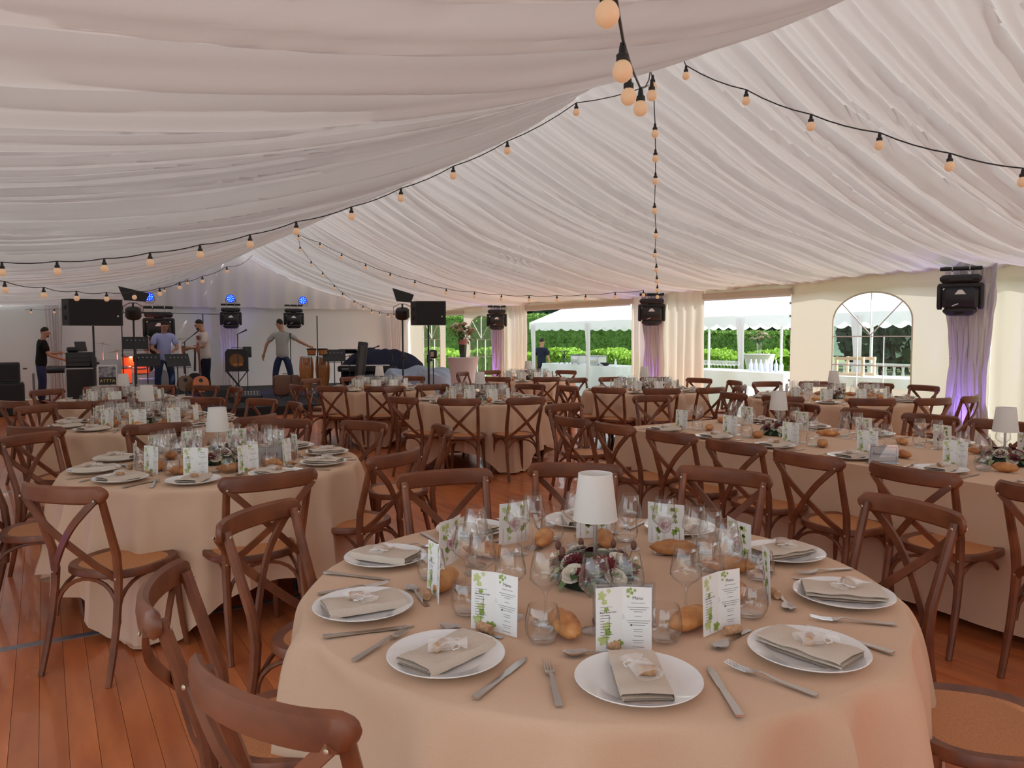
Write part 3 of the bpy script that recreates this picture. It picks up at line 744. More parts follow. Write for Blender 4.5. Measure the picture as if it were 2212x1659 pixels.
def f_knife():
    mb=MB()
    out=[(-.11,.0085),(-.108,.009),(-.0,.0075),(.005,.0065),(.02,.009),(.08,.0095),(.10,.007),(.118,.001)]
    vs=[]
    for y,w in out:
        th=.0045 if y<0 else .0014
        vs+=[(-w,y,.001),(w*.9,y,.001),(w*.9,y,.001+th),(-w,y,.001+th)]
    n=len(out); mb.add(vs,[(i*4+j,i*4+(j+1)%4,(i+1)*4+(j+1)%4,(i+1)*4+j) for i in range(n-1) for j in range(4)]+[(3,2,1,0),((n-1)*4,(n-1)*4+1,(n-1)*4+2,(n-1)*4+3)])
    return mb.mesh('knife',steel)
def f_spoon():
    mb=MB(); vs=[]
    out=[(-.085,.007,.001),(-.08,.0075,.001),(0,.0045,.004),(.028,.0035,.008),(.038,.009,.006),(.052,.017,.0025),(.066,.0195,.0015),(.080,.016,.003),(.090,.006,.007)]
    for y,w,z in out: 
        for k in range(5): a=-1+k*.5; vs.append((a*w,y,z+.0045*a*a*(1 if y>.03 else .0)))
    n=len(out); mb.add(vs,[(i*5+j,i*5+j+1,(i+1)*5+j+1,(i+1)*5+j) for i in range(n-1) for j in range(4)])
    me=mb.mesh('spoon',steel); return me
def f_napkin():
    mb=MB()
    prof=[]; W=.050; y0=.0
    L=[( -W,.000),(W,.0),(W+.003,.0025),(W,.005),(-W+.004,.0055),(-W+.001,.008),(-W+.004,.0105),(W-.002,.0105),(W+.001,.013),(W-.002,.0155),(-W+.001,.016),(-W-.003,.019),(-W+.001,.022),(0,.0245),(W+.003,.0225),(W+.0065,.013),(W+.005,.001)]
    n=14; th=.0012; vs=[]
    for i in range(n+1):
        y=-.105+.21*i/n; e=.0016*math.sin(i*1.1)
        for k,(x,z) in enumerate(L): vs.append((x+.002*noise2(y*30,k*.6,2),y+.003*noise1(k*1.7,3)*(1 if i in(0,n) else 0),z+e*z/.02+.0015*noise2(y*25,x*30,4)+.006))
    K=len(L); mb.add(vs,[(i*K+k,i*K+k+1,(i+1)*K+k+1,(i+1)*K+k) for i in range(n) for k in range(K-1)])
    # thickness: inner copy shifted
    me=mb.mesh('napkin',napk); return me
def f_bread(seed=1,L=.085,Wd=.034,H=.05):
    mb=MB()
    def fn(i,j):
        a=2*PI*i; t=-1+2*j; r=max(0,(1-abs(t)**2.3))**.62
        x=L*t; y=Wd*r*math.cos(a)*(1+.08*noise2(t*3,a,seed)); z=H/2+H/2*r*math.sin(a)*(1+.07*noise2(t*4,a*1.5,seed))
        if math.sin(a)>.35: z+= (.009*r*abs(math.sin(t*4.2+1.2+math.cos(a)*1.5))**.5-.005); 
        if math.sin(a)<-.5: z=max(z,.0+.004*(1-r))
        return (x,y,z)
    mb.grid(fn,24,30,closeu=True); return mb.mesh('bread_roll',bread)
def f_cork(): return MB().lathe([(.0105,-.022),(.0115,-.020),(.0112,0),(.0115,.020),(.0105,.022)],12,(0,0,.0115),rot=roty(PI/2)).mesh('cork',corkm)
ME=dict(wine=f_wine(),tumb=f_tumb(),wat=f_water(),plate=f_plate(),fork=f_fork(),knife=f_knife(),spoon=f_spoon(),napkin=f_napkin(),
 bread=[f_bread(1),f_bread(2,.07,.036,.055),f_bread(5,.095,.032,.048)],cork=f_cork())
# text helper: turns lettering into flat mesh
def text_mesh(txt,size,m,name='lettering',align='CENTER',shear=0,extr=0):
    cu=bpy.data.curves.new(name,'FONT'); cu.body=txt; cu.size=size; cu.align_x=align; cu.align_y='CENTER'; cu.shear=shear; cu.resolution_u=2; cu.extrude=extr
    o=bpy.data.objects.new(name,cu); COL.objects.link(o)
    dg=bpy.context.evaluated_depsgraph_get(); me=bpy.data.meshes.new_from_object(o.evaluated_get(dg)); bpy.data.objects.remove(o); me.materials.clear(); me.materials.append(m); me.name=name
    return me
# menu card: folded card standing behind the plate; print on the front, leaves and a round tag with a bow on the back
def leafpoly(cx,cz,s,rot=0,n=5):
    pts=[]
    for k in range(20):
        a=2*PI*k/20; r=s*(.62+.38*abs(math.cos(a*2.5)))*(1.0 if math.sin(a)<.9 else .7)
        pts.append((cx+r*math.cos(a+rot),cz+r*math.sin(a+rot)))
    return pts
CW,CHT=.066,.150
def cardpt(x,z,dy):     # two panels folded slightly towards the diner, leaning back
    y=.012-abs(x)*.16+.04*z+dy; return (x,y,z)
def f_card():
    mb=MB()
    for s in (-1,1):
        f=lambda x,z,d: cardpt(x,z,d)
        vs=[f(0,.001,-.0004),f(s*CW,.001,-.0004),f(s*CW,CHT,-.0004),f(0,CHT,-.0004),f(0,.001,.0004),f(s*CW,.001,.0004),f(s*CW,CHT,.0004),f(0,CHT,.0004)]
        mb.add(vs,[(0,1,2,3),(7,6,5,4),(0,4,5,1),(1,5,6,2),(2,6,7,3)])
    return mb.mesh('card',paper,False)
def f_print(front):
    mb=MB(); d=-.0009 if front else .0009
    def poly(pts,mi): 
        mb.mi=mi
        # split at the fold
        c=(sum(p[0] for p in pts)/len(pts),sum(p[1] for p in pts)/len(pts))
        n=len(pts); vs=[cardpt(x,z,d) for x,z in pts]+[cardpt(c[0],c[1],d)]
        mb.add(vs,[(i,(i+1)%n,n) for i in range(n)])
    def rect(x0,x1,z,h,mi): poly([(x0,z),(x1,z),(x1,z+h),(x0,z+h)],mi)
    rnd=random.Random(3 if front else 4)
    if front:
        for x,z,s,mi in ((-.052,.132,.012,1),(-.045,.116,.008,1),(-.035,.142,.006,1),(-.040,.098,.007,0),(-.040,.060,.011,1),(-.047,.028,.015,1),(-.012,.016,.014,0),(-.036,.046,.010,0),(.012,.141,.006,0),(.020,.136,.005,0),(.012,.128,.004,0),(.018,.145,.004,0),(.028,.142,.004,0)):
            poly(leafpoly(x,z,s,rnd.uniform(0,6)),mi)
        mb.mi=2
        for a,b in (((-.034,.085),(-.026,.045)),((-.026,.045),(-.040,.006))):
            rect(min(a[0],b[0]),min(a[0],b[0])+.0012,b[1],a[1]-b[1],3)
        z=.104
        for k,(w,h) in enumerate(((.030,.0008),(.012,.0007),(.026,.0008),(.022,.0011),(.026,.0011),(.010,.001),(.028,.0011),(.024,.0011),(.020,.0011),(.012,.001),(.030,.0011),(.024,.0011))):
            rect(-.055,-.055+w,z,h,3); z-=.0065
        z=.112
        for k,w in enumerate((.034,.0,.052,.04,.022,.0,.018,.0,.056,.048,.034,.0,.024,.022,.0,.022,.0,.028,.022,.0,.028)):
            if w: rect(.036-w/2,.036+w/2-.002,z,.0009,3)
            z-=.0052
        poly([(.019+.0025*math.cos(q),.060+.0025*math.sin(q)) for q in [k*PI/4 for k in range(8)]],3)
    else:
        for k in range(17):
            x=rnd.choice([-1,1])*rnd.uniform(.022,.058); z=rnd.uniform(.015,.14); poly(leafpoly(x,z,rnd.uniform(.006,.0125),rnd.uniform(0,6)),k%2)
        for x in (-.05,-.03,.03,.05): rect(x,x+.001,.01,.05,3)
        poly([(.003+.024*math.cos(q),.068+.024*math.sin(q)) for q in [k*PI/10 for k in range(20)]],2)
    return mb
fr=f_print(True).mesh('menu_print',[leafink,leafink2,pinkink,ink],False); bk=f_print(False).mesh('menu_print',[leafink,leafink2,pinkink,ink],False)
ttl=text_mesh('Menu',.011,ink); ttl2=text_mesh('Blanc Saint Valin',.0062,ink); prenom=text_mesh('Damien',.010,ink,shear=.3)
def warp(me,ox,oz,flip=False,dy=-.0012):
    for v in me.vertices:
        x,y=v.co.x*(-1 if flip else 1)+ox,v.co.y+oz; v.co=Vector(cardpt(x,y,dy))
warp(ttl,.034,.124); warp(ttl2,-.036,.092); warp(prenom,.003,.068,True,.0018)
# (title and names lie flat on the folded panels)
def f_tag():
    mb=MB(); mb.mi=0
    n=20; pts=[(.003+.022*math.cos(2*PI*k/n),.068+.022*math.sin(2*PI*k/n)) for k in range(n)]
    mb.add([cardpt(x,z,.0014) for x,z in pts],[tuple(range(n))])
    for s in (-1,1):      # tulle bow
        for q in (.3,.9,1.4):
            vs=[]
            for k in range(7):
                f=k/6; vs+= [(.003+s*.030*math.sin(f*PI*.5)*math.sin(q),.010+.006+.012*math.sin(f*PI),.095+.028*f*math.cos(q)),(.003+s*.030*math.sin(f*PI*.5)*math.sin(q)+.006,.010+.010+.010*math.sin(f*PI),.092+.026*f*math.cos(q)-.006)]
            mb.add(vs,[(2*k,2*k+1,2*k+3,2*k+2) for k in range(6)])
    return mb.mesh('tag_and_bow',[mat('white_tulle',(.9,.86,.85),.7,alpha=.75)])
cardme=f_card(); tagme=f_tag()
MENU0=None
def make_menu(label):
    o=link('menu_card',cardme); tag(o,label,'menu card')
    link('menu_print',fr,o); link('lettering',ttl,o); link('lettering',ttl2,o)
    b=link('decorated_back',bk,o); b['label']='green leaf pattern with a mauve round tag'; link('tag_and_bow',tagme,o); link('lettering',prenom,o)
    return o
def make_favor():
    t=thing('favor_bag','x','favor bag')
    mb=MB()
    def fn(i,j):
        a=2*PI*i; z=j; r=(.030*(1-.25*z) if z<.62 else .0245*(1-(z-.62)/.1*.72) if z<.72 else .007+.020*((z-.72)/.28)); 
        fr_=1+.10*math.sin(7*a)*(.3+z)
        return (r*math.cos(a)*fr_,-.038+.088*z,.012+.011*(1 if z<.6 else .7)*math.sin(a)*min(1,r/.02)+.004*z)
    mb.grid(fn,28,14,closeu=True); mb.build('pouch',org,t)
    MB().lathe([(.0100,-.019),(.0112,-.017),(.0112,.017),(.0100,.019)],12,(.004,-.012,.012),rot=roty(PI/2)@rotx(.5)).build('cork',corkm,t)
    rb=MB(); 
    for s in (-1,1):
        rb.tube([(0,.026,.016),(s*.014,.034,.017),(s*.028,.030,.014),(s*.030,.018,.012),(s*.016,.016,.013),(0,.026,.016)],.0011,5)
    rb.tube([(0,.026,.018),(.01,.0,.020),(.026,-.02,.012)],.001,5); rb.build('ribbon',ribb,t)
    return t
FAV0=make_favor()
# table lamp
def make_lamp():
    t=thing('table_lamp','x','lamp')
    MB().lathe([(.0,.0),(.052,.0),(.053,.004),(.045,.007),(.006,.010)],28).build('base',chrome,t)
    MB().lathe([(.0065,.008),(.0065,.19),(.012,.192),(.012,.2),(.0045,.202),(.0045,.26)],14).build('stem',chrome,t)
    sh=MB().lathe([(.0665,.188),(.067,.1885),(.051,.326),(.0505,.3265),(.0495,.326),(.0655,.190)],40,cap0=False,cap1=False).build('lamp_shade',shade,t)
    rm=MB().tube([(.0508*math.cos(a),.0508*math.sin(a),.3262) for a in [2*PI*k/32 for k in range(32)]],.0012,5,closed=True)
    rm.tube([(.0668*math.cos(a),.0668*math.sin(a),.1885) for a in [2*PI*k/32 for k in range(32)]],.0012,5,closed=True); rm.build('shade_rim',ribb,sh)
    return t
# flower ring round the lamp
def rose(c,r,nrm):
    mb=MB(); c=Vector(c); q=Vector(nrm).to_track_quat('Z','Y').to_matrix()
    mb.ball(c,r*.42,8,5)
    for ring,(n,rr,hh,op) in enumerate(((3,.30,.75,.1),(5,.55,.85,.35),(6,.85,.70,.75),(7,1.05,.40,1.0))):
        for k in range(n):
            a0=2*PI*k/n+ring*.7; wd=PI/n*1.5; vs=[]
            for u in range(5):
                a=a0-wd+2*wd*u/4
                for vv in range(4):
                    f=vv/3; rad=r*rr*(.35+.65*f**.8)*(1+.12*op*f*f); z=r*hh*f*(1-.35*op*f*f)*(1-.18*((u-2)/2)**2)
                    vs.append(c+q@Vector((rad*math.cos(a),rad*math.sin(a),z-.2*r)))
            mb.add(vs,[(u*4+v,u*4+v+1,(u+1)*4+v+1,(u+1)*4+v) for u in range(4) for v in range(3)])
    return mb
def dahlia(c,r,nrm):
    mb=MB(); c=Vector(c); q=Vector(nrm).to_track_quat('Z','Y').to_matrix()
    for n,rr,z0 in ((16,1.0,0),(14,.8,.14),(11,.55,.26),(8,.3,.34)):
        for k in range(n):
            a=2*PI*k/n+rr*3; d=Vector((math.cos(a),math.sin(a),0)); s=Vector((-d.y,d.x,0))
            p=[Vector((0,0,z0*r))+d*.1*r, Vector((0,0,z0*r+.06*r))+d*rr*r*.6+s*.14*r, Vector((0,0,z0*r+.10*r))+d*rr*r, Vector((0,0,z0*r+.06*r))+d*rr*r*.6-s*.14*r]
            mb.add([c+q@x for x in p],[(0,1,2,3)])
    return mb
def leafmesh(c,d,L,wd,bend=.3):
    c=Vector(c);d=Vector(d).normalized(); s=d.cross(Vector((0,0,1))).normalized(); n_=s.cross(d); vs=[]
    for k in range(6):
        f=k/5; w_=wd*math.sin(PI*min(1,f*.93+.06))**.8; p=c+d*L*f-Vector((0,0,1))*bend*L*f*f
        vs+=[p-s*w_+n_*w_*.25,p,p+s*w_+n_*w_*.25]
    mb=MB(); mb.add(vs,[(3*k+j,3*k+j+1,3*k+4+j,3*k+3+j) for k in range(5) for j in range(2)]); return mb
def make_flowers(det=1):
    rnd=random.Random(12); t=thing('flower_arrangement','x','flowers')
    MB().lathe([(.060,.0),(.115,.0),(.118,.012),(.105,.035),(.075,.035),(.060,.02),(.060,0)],24,cap0=False,cap1=False).build('foam_ring',mat('dark_foam',(.02,.035,.02),.9),t)
    def at(a,r,z): return (r*math.cos(a),r*math.sin(a),z)
    for k in range(11):
        a=2*PI*k/11+.2; r=.082+.032*(k%2); rose(at(a,r,.036+.022*((k+1)%2)+.006*(k%3)),.027+.003*(k%3),(math.cos(a)*.7,math.sin(a)*.7,1)).build('rose',rosew,t)
    for k in range(9):
        a=2*PI*k/9+.62; dahlia(at(a,.078 if k%2 else .108,.070 if k%2 else .052),.040,(math.cos(a)*.6,math.sin(a)*.6,1)).build('dahlia',dahl,t)
    for k in range(7):
        a=2*PI*k/7+.9; p=Vector(at(a,.10,.05)); e=Vector(at(a,.118,.085+.01*(k%3)))
        b=MB(); b.tube([p,e],.0012,5); b.ball(e,.010,8,6,(1,1,1.5)); b.tube([e+Vector((0,0,.012)),e+Vector((.004,.003,.030))],.0006,4); b.build('flower_bud',budm,t)
    for k in range(38):
        a=2*PI*k/38+rnd.uniform(-.1,.1); r=rnd.uniform(.08,.112); up=rnd.uniform(.4,1.6) if k%3 else -.1
        leafmesh(at(a,r,.03 if k%3==0 else .045),(math.cos(a),math.sin(a),up),rnd.uniform(.04,.055),rnd.uniform(.012,.018),.5 if k%3 else .55).build('leaf',leafm if k%2 else leafl,t,True)
    return t
LAMP0=make_lamp(); FLO0=make_flowers(); first={'lamp':1,'flo':1,'fav':1}
def put(src,key,loc,rz,lab,grp):
    if first[key]: first[key]=0; src.location=loc; src.rotation_euler=(0,0,rz); src['label']=lab; src['group']=grp; return src
    return dup(src,loc,rz,lab,grp)
ZT=.7645
rs=random.Random(5)
def single(name,me,loc,rz,lab,cat,grp,sc=None):
    o=link(name,me); o.location=loc; o.rotation_euler=(0,0,rz)
    if sc: o.scale=sc
    return tag(o,lab,cat,grp)
def setting(P,v,seat,tb,lod,opt={}):
    """one cover: P plate centre, v unit vector from diner to table centre"""
    P=Vector((P[0],P[1])); v=Vector(v).normalized(); r=Vector((v.y,-v.x)); rz=math.atan2(v.y,v.x)-PI/2
    j=lambda s: rs.uniform(-s,s)
    def W(u,w): q=P+r*u+v*w; return (q.x,q.y,ZT)
    at="at the %s seat of %s"%(seat,tb)
    pl=single('dinner_plate',ME['plate'],W(0,0),rz,'white dinner plate '+at,'plate','dinner plates')
    na=opt.get('nap',j(.22)); z=ZT+.0035
    q=W(.0,.0); single('napkin',ME['napkin'],(q[0],q[1],z),rz+na,'folded beige napkin on the plate '+at,'napkin','folded napkins')
    q=W(.006,-.01); put(FAV0,'fav',(q[0],q[1],ZT+.031),rz+opt.get('fav',j(1.2)),'organza favor bag with cork '+at,'organza favor bags')
    single('fork',ME['fork'],W(-.185+j(.008),.0+j(.02)),rz+j(.12)+opt.get('fk',0),'steel fork beside the plate '+at,'fork','dinner forks')
    single('knife',ME['knife'],W(.165+j(.01),-.01+j(.02)),rz+j(.12)+opt.get('kn',0),'steel knife beside the plate '+at,'knife','dinner knives')
    c=W(opt.get('cu',-.035)+j(.01),.205+opt.get('cv',0)+j(.008)); ca=rz+opt.get('ca',j(.2))
    mo=put_menu(c,ca,"menu card with green leaf print "+at)
    if lod<2:
        b=W(-.03,.185); single('cork',ME['cork'],(b[0],b[1],ZT),ca+j(.4),'wine cork propping the menu card '+at,'cork','corks at the menu cards')
        b=W(-.055,.165); single('spoon',ME['spoon'],b,rz+PI/2+.1+j(.1),'dessert spoon above the plate '+at,'spoon','dessert spoons')
    g=W(.115+j(.015),.235+j(.02)); o=single('tumbler',ME['tumb'],g,0,'clear water tumbler '+at,'glass','water tumblers')
    if lod<2: link('thick_base',ME['wat'],o)
    g=W(-.055+j(.02),.315+j(.015)); single('wine_glass',ME['wine'],g,0,'left wine glass of the pair '+at,'wine glass','stemmed wine glasses')
    g=W(.045+j(.02),.325+j(.015)); single('wine_glass',ME['wine'],g,0,'right wine glass of the pair '+at,'wine glass','stemmed wine glasses')
    g=W(opt.get('bu',.165)+j(.03),opt.get('bv',.30)+j(.03)); single('bread_roll',rs.choice(ME['bread']),g,rz+rs.uniform(-1.5,1.5),'crusty bread roll '+at,'bread','crusty bread rolls',(1,1,1) if lod==0 else (.95,.95,.95))
MENU0=make_menu('x'); menu_first=[1]
def put_menu(c,a,lab):
    if menu_first[0]: menu_first[0]=0; o=MENU0; o.location=c; o.rotation_euler=(0,0,a); o['label']=lab; o['group']='menu cards'; return o
    return dup(MENU0,c,a,lab,'menu cards')
# ---- nearest table: plates where the photograph shows them
T1P=[(1383,1471),(938,1422),(765,1305),(828,1198),(1012,1136),(1250,1119),(1478,1130),(1700,1188),(1835,1279),(1761,1403)]
T1O=[dict(nap=-.02,fav=.3,ca=.03,cu=-.01,cv=-.035),dict(nap=-.08,fav=-.9,ca=.12,cu=.0,cv=-.01),dict(nap=.10,fav=-1.2),dict(nap=-.1,fav=-1.5),dict(nap=.15),dict(nap=.1),dict(nap=.1),dict(nap=.1,fav=1.2),dict(nap=.0,fav=1.0),dict(nap=.02,fav=-2.2,ca=-.1)]
NTH=['front','front left','left','upper left','far left','far','far right','upper right','right','front right']
c=TC['T1']
for i,(x,y) in enumerate(T1P):
    p=un(x,y,.785); d=Vector((c.x-p.x,c.y-p.y)); L=d.length
    if L>.70: p=Vector((c.x,c.y,0))-Vector((d.x,d.y,0)).normalized()*.70
    setting((p.x,p.y),(d.x,d.y),CLOCK[int(round(clock(c,p)/30))%12]+" o'clock" if 0 else NTH[i],'the Sancerre table',0,T1O[i])
ORD=['first','second','third','fourth','fifth','sixth','seventh','eighth','ninth','tenth']
PHA={'T2':.30,'T3':.1,'T4':.2,'T5':.31,'T8':.05,'T9':.25,'T6':.2,'T7':.1}
for k in ('T2','T3','T4','T5','T8','T9','T6','T7'):
    c=TC[k]; rad=TB[k][1]; lod=1 if k in('T2','T3','T7') else 2
    f=Vector((c.x,c.y)).normalized(); base=math.atan2(-f.y,-f.x)
    for n in range(10):
        a=base-(n+PHA[k])*2*PI/10      # clockwise in the photo from the camera side
        d=Vector((math.cos(a),math.sin(a))); P=Vector((c.x,c.y))+d*(rad-.17)
        sn=ORD[n]+(' clockwise' if n else ' camera-side')
        setting(P,-d,sn,TB[k][2],lod)
# long table covers
for side in (0,1):
    for i,y in enumerate((4.42,3.90,3.36,2.80,2.26,1.70,1.14)):
        x=LX0+.17 if side==0 else LX1-.17
        setting((x,y),(1 if side==0 else -1,0),ORD[i]+(' near-side' if side==0 else ' window-side'),'the Savennières table',1)
# lamps and flowers
for k in TB:
    c=TC[k]; ph=TB[k][2]
    put(LAMP0,'lamp',(c.x,c.y,ZT),0,'white shaded table lamp in the middle of '+ph,'white table lamps')
    put(FLO0,'flo',(c.x,c.y,ZT),rs.uniform(0,6) if k!='T1' else .4,'ring of cream and burgundy flowers at the lamp on '+ph,'flower rings round the lamps')
for k,(x,y) in enumerate(((1618,945),(2112,1012))):
    p=un(x,y,ZT); w_='far' if k==0 else 'nearer'
    p.x=4.69
    put(LAMP0,'lamp',(p.x,p.y,ZT),0,'white shaded lamp towards the %s end of the Savennières table'%w_,'white table lamps')
    put(FLO0,'flo',(p.x,p.y,ZT),1+k,'ring of cream and burgundy flowers at the %s lamp of the Savennières table'%w_,'flower rings round the lamps')
# name signs
def sign(txt,p,rz,lab):
    t=thing('table_sign',lab,'sign',p,rz,'framed table name signs')
    MB().box((0,.0,.05),(.150,.002,.100)).build('card',paper,t,False)
    b=MB()
    for cx_,cz,w_,h_ in ((0,.094,.136,.0018),(0,.008,.136,.0018),(-.067,.051,.0018,.086),(.067,.051,.0018,.086)): b.box((cx_,-.0016,cz),(w_,.0006,h_))
    b.build('border_line',ink,t,False)
    me=text_mesh(txt,.032 if len(txt)<9 else .026,ink,shear=.35)
    for v in me.vertices: v.co=Vector((v.co.x,-.002,v.co.y+.052))
    link('lettering',me,t)
    b=MB(); b.box((0,-.004,.052),(.160,.002,.108)); b.box((0,.004,.052),(.160,.002,.108)); b.box((0,.0,.0015),(.160,.05,.003)); b.build('acrylic_holder',acryl,t,False)
p=un(1345,1342,ZT); p=TC['T1']+Vector((-.055,-.30,0)); p=un(1347,1345,ZT)
sign('Sancerre',(p.x,p.y,ZT),-YAW-.02,'framed name card reading Sancerre behind the front menu card')
p=un(583,1000,ZT); sign('Arbois',(p.x,p.y,ZT),-YAW+.35,'framed name card reading Arbois right of the flower ring')
p=un(1908,1000,ZT); sign('Savennières',(p.x,p.y,ZT),-YAW-.35,'framed name card reading Savennières on the long table')
# ================================================================ LIGHTS ON STRINGS
def bulb_parts(t,p,seg_dir=None,sc=1):
    p=Vector(p)
    s=MB().lathe([(.007,.0),(.010,-.012),(.012,-.030),(.019,-.036),(.019,-.052),(.015,-.054)],12,p).build('socket',blk,t)
    MB().lathe([(.013,-.052),(.020,-.060),(.0265,-.074),(.0275,-.086),(.024,-.100),(.014,-.110),(0.0,-.113)],14,p,cap0=False).build('bulb',bulbm,t)
SOCK=MB().lathe([(.007,.0),(.010,-.012),(.012,-.030),(.019,-.036),(.019,-.052),(.015,-.054)],12).mesh('socket',blk)
BULB=MB().lathe([(.013,-.052),(.022,-.060),(.029,-.074),(.0305,-.087),(.026,-.102),(.015,-.112),(0.0,-.115)],14,cap0=False).mesh('bulb',bulbm)
def string(A,B,sag,lab,n=None,pts=None,ts=None):
    t=thing('string_light',lab,'string lights',(0,0,0),0,'festoon strings under the lining')
    if pts is None:
        A=Vector(A);B=Vector(B); f=lambda s:A.lerp(B,s)-Vector((0,0,4*sag*s*(1-s)))
        path=[f(k/40) for k in range(41)]; L=(B-A).length; n=n or int(L/.62); pos=[f((k+.5)/n) for k in range(n)]
    else:
        path=[Vector(p) for p in pts]; pos=[Vector(p) for p in ts]
    MB().tube(path,.0045,6).build('cable',blk,t)
    for p in pos:
        o=link('bulb',BULB,t); o.location=p; s=link('socket',SOCK,t); s.location=p
    return t
HUB={5.0:(4.60,5.1,3.70),16.4:(4.6,16.4,3.66)}
def at(x,y,D):
    r=ray(x,y); n=Vector((math.sin(YAW),math.cos(YAW))); k=D/(r[0]*n.x+r[1]*n.y); return Vector((r[0]*k,r[1]*k,CH+r[2]*k))
path=[at(1300,-260,1.55),at(1322,-60,1.85),at(1336,30,2.05),at(1346,88,2.25),at(1362,140,2.7),at(1372,165,3.0),at(1383,190,3.2),at(1394,188,3.7),at(1402,172,4.5),at(1405,150,5.6),Vector(HUB[5.0])]
string(0,0,0,'near festoon string dropping in a loop towards the ridge',pts=path,ts=[at(1312,-45,1.9),at(1345,92,2.3),at(1358,160,2.9),at(1384,190,3.2),at(1408,175,4.5),at(1410,162,5.6)])
def pxstring(lab,pts,pre=None,post=None):
    ts=[at(x,y-9*6/D,D) for x,y,D in pts]; path=([pre] if pre else [])+[]
    allp=([Vector(pre)] if pre else [])+ts+([Vector(post)] if post else []); path=[]
    for i in range(len(allp)-1):
        a_,b_=allp[i],allp[i+1]; L=(b_-a_).length
        for k in range(4): f=k/4; path.append(a_.lerp(b_,f)-Vector((0,0,.035*L*4*f*(1-f))))
    path.append(allp[-1]); return string(0,0,0,lab,pts=path,ts=ts)
def ramp(P,D0,D1): 
    n=len(P)-1; return [(x,y,D0+(D1-D0)*i/n) for i,(x,y) in enumerate(P)]
pxstring('festoon string running straight away to the post between the openings',[(1415,275,6.2),(1416,330,6.8),(1416,380,7.3),(1414,445,8.1),(1417,500,8.8),(1415,543,9.6),(1418,575,10.3),(1419,600,11.1),(1420,620,11.8),(1420,635,12.6)],HUB[5.0],(9.75,10.8,2.3))
pxstring('festoon string crossing the upper right lining',[(1482,150,6.3),(1612,203,5.8),(1752,257,5.4),(1900,297,5.1),(2052,342,4.9),(2210,375,4.7),(2370,398,4.6)],at(1478,132,6.35),(9.8,-.6,2.4))
pxstring('festoon string rising from the left lining to the ridge',[(-110,572,6.2)]+ramp([(4,575),(123,573),(225,567),(324,554),(432,537),(540,515),(640,487),(759,455),(866,415),(979,367),(1096,313),(1245,230)],6.2,6.9),(-1.28,8.2,2.32),HUB[5.0])
pxstring('festoon string over the marquee counter opening',ramp([(645,510),(691,527),(738,551),(790,573),(843,593),(896,609),(964,627),(1025,634),(1083,640),(1143,642),(1203,642),(1265,640),(1329,635),(1390,631)],15.5,13.4),at(640,487,15.6))
pxstring('festoon string curving down to the far corner by the keyboards',ramp([(648,535),(672,567),(697,591),(722,618),(740,635),(765,652),(784,663),(803,671),(820,676),(838,680),(851,679)],16,19.5),at(640,487,15.6))
pxstring('festoon string above the left loudspeaker',[(-70,598,7.4)]+ramp([(10,615),(94,627),(165,635),(230,637),(290,634),(345,627),(388,614),(437,601),(490,580)],7.4,13),(-1.28,9.8,2.28),at(545,552,15))
pxstring('farthest festoon string above the person at the mixing desk',[(-25,662,19)]+ramp([(22,668),(67,670),(117,670),(190,664),(262,652),(355,624),(405,607)],19,17))
# ================================================================ MOVING HEADS, PARS, SPEAKERS
def moving_head(loc,rz,lab,sc=1,par=None,tri=True):
    t=thing('moving_light',lab,'stage light',loc,rz,'hanging moving-head lights')
    if sc!=1: t.scale=(sc,)*3
    # origin at the bar; everything hangs below, front towards -Y
    MB().tube([(-.22,0,0),(.22,0,0)],.024,10).build('mounting_bar',blkm,t)
    for s in (-1,1):
        cl=MB(); cl.tube([(s*.09+.0,.034*math.cos(a),.034*math.sin(a)) for a in [2*PI*k/12 for k in range(12)]],.008,6,closed=True); cl.box((s*.09,0,-.055),(.03,.03,.05)); cl.build('clamp',chrome,t)
    MB().tube([(0,0,0),(0,.42,.02)],.018,8).build('support_arm',blkm,t)
    mb=MB(); mb.rbox((0,0,-.125),(.44,.26,.09),.03); mb.box((0,-.132,-.125),(.24,.006,.05)); mb.build('base_box',blk,t)
    MB().tube([(0,0,-.16),(0,0,-.195)],.07,16).build('pan_disc',blk,t)
    y=MB()
    y.rbox((0,0,-.205),(.48,.19,.05),.015)
    for s in (-1,1): y.rbox((s*.215,0,-.34),(.06,.19,.30),.025)
    y.build('yoke',blk,t)
    h=MB(); h.rbox((0,0,-.36),(.38,.27,.26),.04); h.rbox((0,0,-.51),(.36,.25,.10),.04); h.lathe([(.12,-.545),(.125,-.565),(.10,-.57)],22); hd=h.build('head',blk,t)
    MB().lathe([(0,-.568),(.095,-.571),(.0,-.578)],18).build('lens',mat('dark_lens',(.02,.02,.03),.1,coat=1),hd)
    if tri:
        b=MB(); b.add([(-.06,-.138,-.315),(.06,-.138,-.315),(.02,-.138,-.262),(-.02,-.138,-.262)],[(0,1,2,3)]); b.build('arrow_mark',whitep,hd,False)
    b=MB(); b.box((-.05,-.138,-.44),(.07,.006,.012),rot=roty(-.4)); b.build('badge',chrome,hd,False)
    return t
def face_cam(p): return math.atan2(p[1],p[0])-PI/2+PI  # local -Y towards the camera when rotated
def fc(p): return math.atan2(p[1],p[0])-PI/2
for (x,y,Xp),lab in zip(((2076,580,9.45),(1408,636,9.5),(1073,662,9.45)),('big black moving light beside the arched window','black moving light on the post between the two openings','black moving light beside the flower-topped cocktail table')):
    p=unX(x,y,Xp); p.z+=0
    moving_head(p,fc(p),lab)
